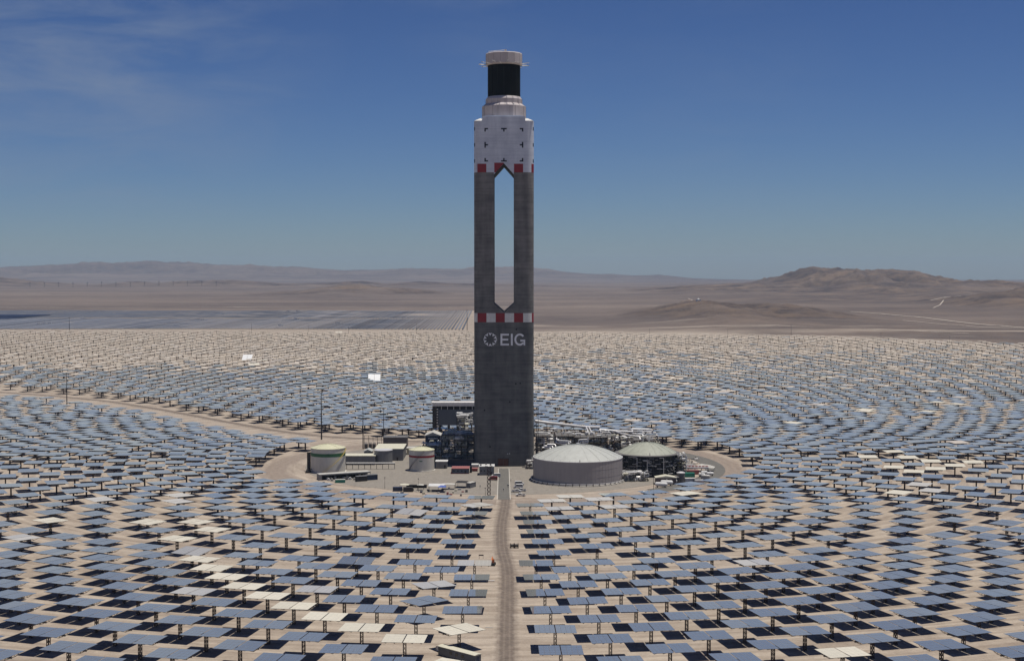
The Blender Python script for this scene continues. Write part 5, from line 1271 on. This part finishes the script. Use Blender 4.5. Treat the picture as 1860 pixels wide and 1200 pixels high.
# ------------------------------------------------------------------ vehicles and people
def car(kind, label, x, y, rz, m, group=None):
    t_ = thing(kind, label, 'pickup' if kind == 'pickup_truck' else ('van' if kind == 'van' else 'car'), (x, y, .08), rz, group)
    if kind == 'van': L_, W_, H_ = 5.2, 1.95, 2.15; side = [(-2.6, .45), (-2.55, 1.9), (-2.3, 2.15), (1.1, 2.15), (1.75, 1.35), (2.5, 1.05), (2.6, .45)]; win = [(-2.2, 1.25), (-2.15, 1.85), (1.05, 1.85), (1.5, 1.3), (1.4, 1.25)]
    else: L_, W_, H_ = 5.3, 1.85, 1.8; side = [(-2.65, .5), (-2.65, 1.1), (-.75, 1.12), (-.6, 1.75), (.75, 1.8), (1.35, 1.2), (2.55, 1.02), (2.65, .5)]; win = [(-.55, 1.2), (-.48, 1.65), (.7, 1.68), (1.15, 1.2)]
    obj('body', MB().prism(side, -W_ / 2, W_ / 2), m, t_)
    obj('side_windows', MB().prism(win, -W_ / 2 - .02, W_ / 2 + .02), M['glass'], t_)
    fx = side[-4] if kind != 'van' else side[3]; gx_ = side[-3] if kind != 'van' else side[4]
    a = Vector((fx[0], 0, fx[1])); b = Vector((gx_[0], 0, gx_[1])); nrm = Vector((-(b.z - a.z), 0, b.x - a.x)).normalized() * .03
    q = MB(); a2, b2 = a.lerp(b, .1) + nrm, a.lerp(b, .92) + nrm
    q.add([(a2.x, -W_ * .42, a2.z), (a2.x, W_ * .42, a2.z), (b2.x, W_ * .45, b2.z), (b2.x, -W_ * .45, b2.z)], [(0, 3, 2, 1)]); obj('windscreen', q, M['glass'], t_)
    if kind == 'pickup_truck': obj('load_bed', MB().box(-2.5, -.85, -.75, .75, 1.10, 1.135), M['black'], t_)
    for sx in (-1, 1):
        for sy in (-1, 1):
            w_ = obj('wheel', MB().cyl((0, 0), .38, -.13, .13, 16, M4=Matrix.Translation((sx * 1.65, sy * (W_ / 2 - .1), .38)) @ Matrix.Rotation(math.pi / 2, 4, 'X')), M['tyre'], t_)
            obj('rim', MB().cyl((0, 0), .2, -.15, .15, 10, M4=Matrix.Translation((sx * 1.65, sy * (W_ / 2 - .1), .38)) @ Matrix.Rotation(math.pi / 2, 4, 'X')), M['silver'], w_)
    for sy in (-1, 1): obj('headlight', MB().box(L_ / 2 - .08, L_ / 2 + .02, sy * .65 - .16, sy * .65 + .16, .75, .95), M['silver'], t_)
    return t_
wh = M['white']
for (px, py, kd, rz, lb) in ((943.5, 880.5, 'van', .05, 'white van, farthest back in the row of parked vehicles'), (941.5, 886, 'van', R_(178), 'white van, second in the row of parked vehicles'), (938, 893.5, 'pickup_truck', .08, 'white pickup, third in the row, nearest the entrance road'), (947, 892, 'pickup_truck', R_(184), 'white pickup half hidden at the right end of the row'), (945.5, 901, 'pickup_truck', R_(176), 'white pickup, nearest the camera in the row of parked vehicles')):
    a = G(px, py); car(kd, lb, a.x, a.y, rz, wh, 'white vehicles parked by the entrance road')
a = G(895.5, 872); car('van', 'dark red emergency vehicle parked in front of the white-roofed cabin', a.x, a.y, R_(175), M['carred'])
a = G(901, 866); car('van', 'white van parked behind the dark red vehicle', a.x, a.y, R_(190), wh)

def person_mesh():
    bm_ = bpy.data.meshes.new('person')
    V_ = [(0, 0, .95), (0, 0, 1.15), (0, 0, 1.42), (0, 0, 1.52), (0, .01, 1.66), (.11, 0, .9), (.12, .05, .5), (.12, -.02, .08), (.13, .14, .03), (-.11, 0, .9), (-.12, -.06, .5), (-.12, -.12, .08), (-.13, .03, .03), (.19, 0, 1.40), (.26, .02, 1.13), (.25, .12, .9), (-.19, 0, 1.40), (-.26, -.02, 1.13), (-.25, .06, .9)]
    E = [(0, 1), (1, 2), (2, 3), (3, 4), (0, 5), (5, 6), (6, 7), (7, 8), (0, 9), (9, 10), (10, 11), (11, 12), (2, 13), (13, 14), (14, 15), (2, 16), (16, 17), (17, 18)]
    Rr_ = [.15, .14, .15, .06, .11, .095, .065, .045, .04, .095, .065, .045, .04, .07, .045, .035, .07, .045, .035]
    bm_.from_pydata(V_, E, []); o = bpy.data.objects.new('person_build', bm_); COL.objects.link(o)
    md = o.modifiers.new('s', 'SKIN'); sv = bm_.skin_vertices[0].data
    for i, r in enumerate(Rr_): sv[i].radius = (r, r * .8)
    sv[0].use_root = True; o.modifiers.new('d', 'SUBSURF').levels = 1
    dg = bpy.context.evaluated_depsgraph_get(); me = bpy.data.meshes.new_from_object(o.evaluated_get(dg)); bpy.data.objects.remove(o); me.name = 'body'; me.materials.clear(); me.materials.append(M['hivis'])
    for p_ in me.polygons: p_.use_smooth = True
    return me
try:
    PM = person_mesh()
    for i, (px, py, rz, lb) in enumerate(((914.5, 892, 0, 'person in dark clothes walking down the middle of the entrance road'), (922, 884.5, 2.6, 'taller of two people standing at the kerb by the parked vans'), (924, 885, 3.0, 'second person at the kerb, beside the vans'), (928, 875, 1, 'person in dark clothes behind the parked vans'), (872, 886, .5, 'person alone on the yard left of the lattice mast'), (839, 877, 2, 'person alone in the middle of the grey yard'), (750, 885, 1.2, 'person near the left end of the shelters'))):
        a = G(px, py); t_ = thing('person', lb, 'person', (a.x, a.y, .13), rz, 'people on the yard')
        obj('body', PM, parent=t_); obj('helmet', MB().lathe((0, .01), [(.15, 1.70), (.13, 1.80), (.07, 1.86), (.01, 1.88)], 12), M['white'], t_)
except Exception as e: print('person', e)

# orange loader by the track
a = G(895, 1026); t_ = thing('telehandler', 'small orange loader parked left of the gravel track', 'machine', (a.x, a.y, 0), R_(82))
obj('chassis', MB().box(-1.6, 1.6, -.7, .7, .5, 1.2), M['steel_dark'], t_)
obj('cab', MB().prism([(-.9, 1.2), (-.8, 2.5), (.2, 2.5), (.5, 1.2)], -.65, .1), M['orange'], t_)
obj('window', MB().prism([(-.8, 1.5), (-.74, 2.35), (.14, 2.35), (.38, 1.5)], -.67, -.1), M['glass'], t_)
obj('boom', MB().bar((-1.5, .4, 1.6), (1.9, .4, 2.9), .35).bar((1.9, .4, 2.9), (2.6, .4, 1.6), .25), M['orange'], t_)
obj('fork', MB().box(2.5, 3.5, -.1, .05, 1.45, 1.55).box(2.5, 3.5, .7, .85, 1.45, 1.55).box(2.4, 2.5, -.2, .9, 1.4, 2.2), M['steel_dark'], t_)
for sx in (-1, 1):
    for sy in (-1, 1): obj('wheel', MB().cyl((0, 0), .55, -.2, .2, 14, M4=Matrix.Translation((sx * 1.15, sy * .85, .55)) @ Matrix.Rotation(math.pi / 2, 4, 'X')), M['tyre'], t_)
# pair of brown cable drums right of the track
for i, px in enumerate((930.5, 938)):
    a = G(px, 994.5); t_ = thing('cable_drum', ('left', 'right')[i] + ' one of two brown cable drums beside the gravel track', 'cable drum', (a.x, a.y, 0), R_(8))
    for sx in (-1, 1): obj('flange', MB().cyl((0, 0), 1.05, -.06, .06, 20, M4=Matrix.Translation((sx * .75, 0, 1.05)) @ Matrix.Rotation(math.pi / 2, 4, 'Y')), M['rust'], t_)
    obj('core', MB().cyl((0, 0), .6, -.72, .72, 16, M4=Matrix.Translation((0, 0, 1.05)) @ Matrix.Rotation(math.pi / 2, 4, 'Y')), M['steel_dark'], t_)
    obj('frame', MB().bar((-1, -.8, .06), (1, -.8, .06), .12).bar((-1, .8, .06), (1, .8, .06), .12), M['rust'], t_)
a = G(874, 1014); t_ = thing('signpost', 'small post with a board standing alone left of the orange loader', 'sign', (a.x, a.y, 0))
obj('post', MB().bar((-.8, 0, 0), (-.8, 0, 1.3), .1).bar((.8, 0, 0), (.8, 0, 1.3), .1), M['rust'], t_); obj('board', MB().box(-1, 1, -.05, .05, 1.2, 1.7), M['brownwall'], t_)
a = G(892, 1055); o = tag(obj('pipe_length', MB().tube([(-1.3, 0, .2), (1.3, .2, .2)], .2), M['white'], loc=(a.x, a.y, 0)), 'short white pipe lying on the sand beside the third row', 'pipe')
a = G(888, 1139); o = tag(obj('plank', MB().box(-1.3, 1.3, -.25, .25, .02, .14), M['white_dirty'], loc=(a.x, a.y, 0)), 'pale board lying on the sand near the bottom, left of the track', 'board')
# long cream-roofed container house at the bottom
pa, pb = G(801, 1190), G(868, 1208)
ah = math.atan2(pb.y - pa.y, pb.x - pa.x); c_ = (pa + pb) / 2; Lh = (pb - pa).length
t_ = thing('site_hut', 'long cream-roofed hut among the nearest mirrors, left of the track', 'hut', (c_.x, c_.y + 1.6, 0), ah)
obj('wall', MB().box(-Lh / 2, Lh / 2, -1.3, 1.3, 0, 2.75), M['slate'], t_)
obj('roof', MB().prism([(-1.5, 2.77), (1.5, 2.77), (1.5, 2.9), (0, 3.15), (-1.5, 2.9)], -Lh / 2 - .15, Lh / 2 + .15).mesh('roof'), M['cream'], t_).rotation_euler = (0, 0, math.pi / 2)
for k in range(3): obj('window', MB().box(-3 + 2.6 * k, -1.9 + 2.6 * k, -1.36, -1.28, 1.2, 2.1), M['glass'], t_)
obj('door', MB().box(Lh / 2 - .02, Lh / 2 + .05, -.5, .4, .1, 2.1), M['blue_dark'], t_)
a = G(799, 1183); container('small white box beside the left end of the long hut', a.x, a.y + 1, ah, 'white', 2.2, 1.2, 1.5, 0, 'equipment_box')
a = G(873, 1207); o = tag(obj('scrub_bush', MB(), None), 'x', 'x') if False else None

# ------------------------------------------------------------------ photovoltaic plant beyond the field, left
def row_mesh(L_, name='panel_row'):
    q = MB(); n = max(1, int(L_ / 60)); g = 1.5
    for k in range(n):
        y0, y1 = k * L_ / n, (k + 1) * L_ / n - g
        m4 = Matrix.Translation((0, 0, 1.6)) @ Matrix.Rotation(R_(8), 4, 'Y')
        q.box(-1.55, 1.55, y0, y1, -.04, .04, M['pv'], m4)
        for s_ in range(4): q.bar((0, y0 + (y1 - y0) * (s_ + .5) / 4, -.1), (0, y0 + (y1 - y0) * (s_ + .5) / 4, 1.6), .2, M['steel_mid'])
    return q.mesh(name)
RM = {}
cnt = 0; rows = []
for k in range(300):
    x = -103 - 7.5 * k
    y0 = 2925 + 25 * math.sin(k * .021) + (120 if k < 0 else 0); y1 = 4380
    if x < -1850: break
    rows.append((x, y0, 3610)); rows.append((x - .016 * 725, 3650, y1))
rows_sorted = sorted(rows, key=lambda r: r[1] + abs(r[0]) * .05)
keep = rows_sorted[:300]; others = rows_sorted[300:]
for i, (x, y0, y1) in enumerate(keep):
    L_ = round((y1 - y0) / 20) * 20
    if L_ not in RM: RM[L_] = row_mesh(L_)
    z = max(0, zat(x, y0)); sgn = 'front' if y0 < 3300 else 'rear'; o = bpy.data.objects.new('panel_row', RM[L_]); COL.objects.link(o); z2 = zat(x, y0 + L_)
    o.location = (x, y0, z + .2); o.rotation_euler = (math.atan2(z2 - z, L_), 0, .016)
    kk = round((-103 - x) / 7.5); tag(o, f'{sgn} section of the {ORD[kk]} solar panel row from the right end of the plant' if kk < 45 else f'one of the many {sgn} solar panel rows in the left of the plant', 'solar panels', 'rows of the photovoltaic plant')
q = MB()
if others:
    pts_ = np.array([(x, y0 + (y1 - y0) * s_ / 4) for (x, y0, y1) in others for s_ in range(5)]); hh_ = height(pts_[:, 0], pts_[:, 1])[0].reshape(-1, 5)
    for (x, y0, y1), hz_ in zip(others, hh_):
        for s_ in range(4):
            ya, yb = y0 + (y1 - y0) * s_ / 4, y0 + (y1 - y0) * (s_ + 1) / 4 - 2; za, zb = hz_[s_] + 1.8, hz_[s_ + 1] + 1.8
            q.add([(x - 1.55, ya, za + .2), (x + 1.55, ya, za - .2), (x + 1.55, yb, zb - .2), (x - 1.55, yb, zb + .2)], [(0, 1, 2, 3)], M['pv'])
if others: o = obj('panel_rows', q, kind='stuff'); tag(o, 'remaining farther rows of the photovoltaic plant beyond the mirrors', 'solar panels', 'rows of the photovoltaic plant')
q = MB()
for k in range(60):
    ya = 3560 + k * 5.6; 
    x0 = -1900; x1 = pxx(2 + 88 * min(1, (k + 8) / 60), ya)
    q.box(x0, x1, ya, ya + 4.9, zat(-1300, ya) + 2.2, zat(-1300, ya) + 2.35, M['pv_dark'])
tag(obj('dark_panel_block', q), 'dark blue block of solar panels at the left edge', 'solar panels')
rn = random.Random(8)
for i, (px, Y) in enumerate(((44, 4250), (80, 3230), (90, 3260), (70, 3200), (148, 3640), (172, 4280), (178, 4300), (316, 3120), (322, 3110), (365, 3480), (404, 4020), (207, 3950), (523, 4300), (540, 4310), (612, 3300), (508, 3150), (537, 3560))):
    x = pxx(px, Y); z = zat(x, Y); t_ = thing('inverter_station', 'white inverter cabin standing among the rows of solar panels', 'cabin', (x, Y, z), 0, 'inverter cabins in the solar plant')
    obj('cabin', MB().box(-4, 4, -1.5, 1.5, 0, 3.4), M['white'], t_); obj('transformer_box', MB().box(5, 7.5, -1.2, 1.2, 0, 2.4), M['white_dirty'], t_)
# tiny pylons on the far plain
for i in range(14):
    px = 55 + 26 * i; Y = 11500; x = pxx(px, Y); z = zat(x, Y)
    t_ = thing('pylon', 'tiny power pylon on the far plain at the left', 'pylon', (x, Y, z - 1), 0, 'pylons on the far plain'); q = MB()
    for sx in (-1, 1): q.bar((sx * 3, 0, 0), (sx * .5, 0, 42), 1.0)
    q.bar((-9, 0, 32), (9, 0, 32), .9); q.bar((-7, 0, 38), (7, 0, 38), .9); obj('lattice_mast', q, M['steel_dark'], t_)
x = pxx(1264, 4250); tag(obj('hilltop_station', MB().box(-7, 7, -4, 4, 0, 6).cyl((0, 0), 3.5, 6, 10, 12, r2=1.0), M['white'], loc=(pxx(1268.5, 3920), 3920, zat(pxx(1268.5, 3920), 3920) - .5)), 'tiny white station on the low hill right of the tower', 'building')
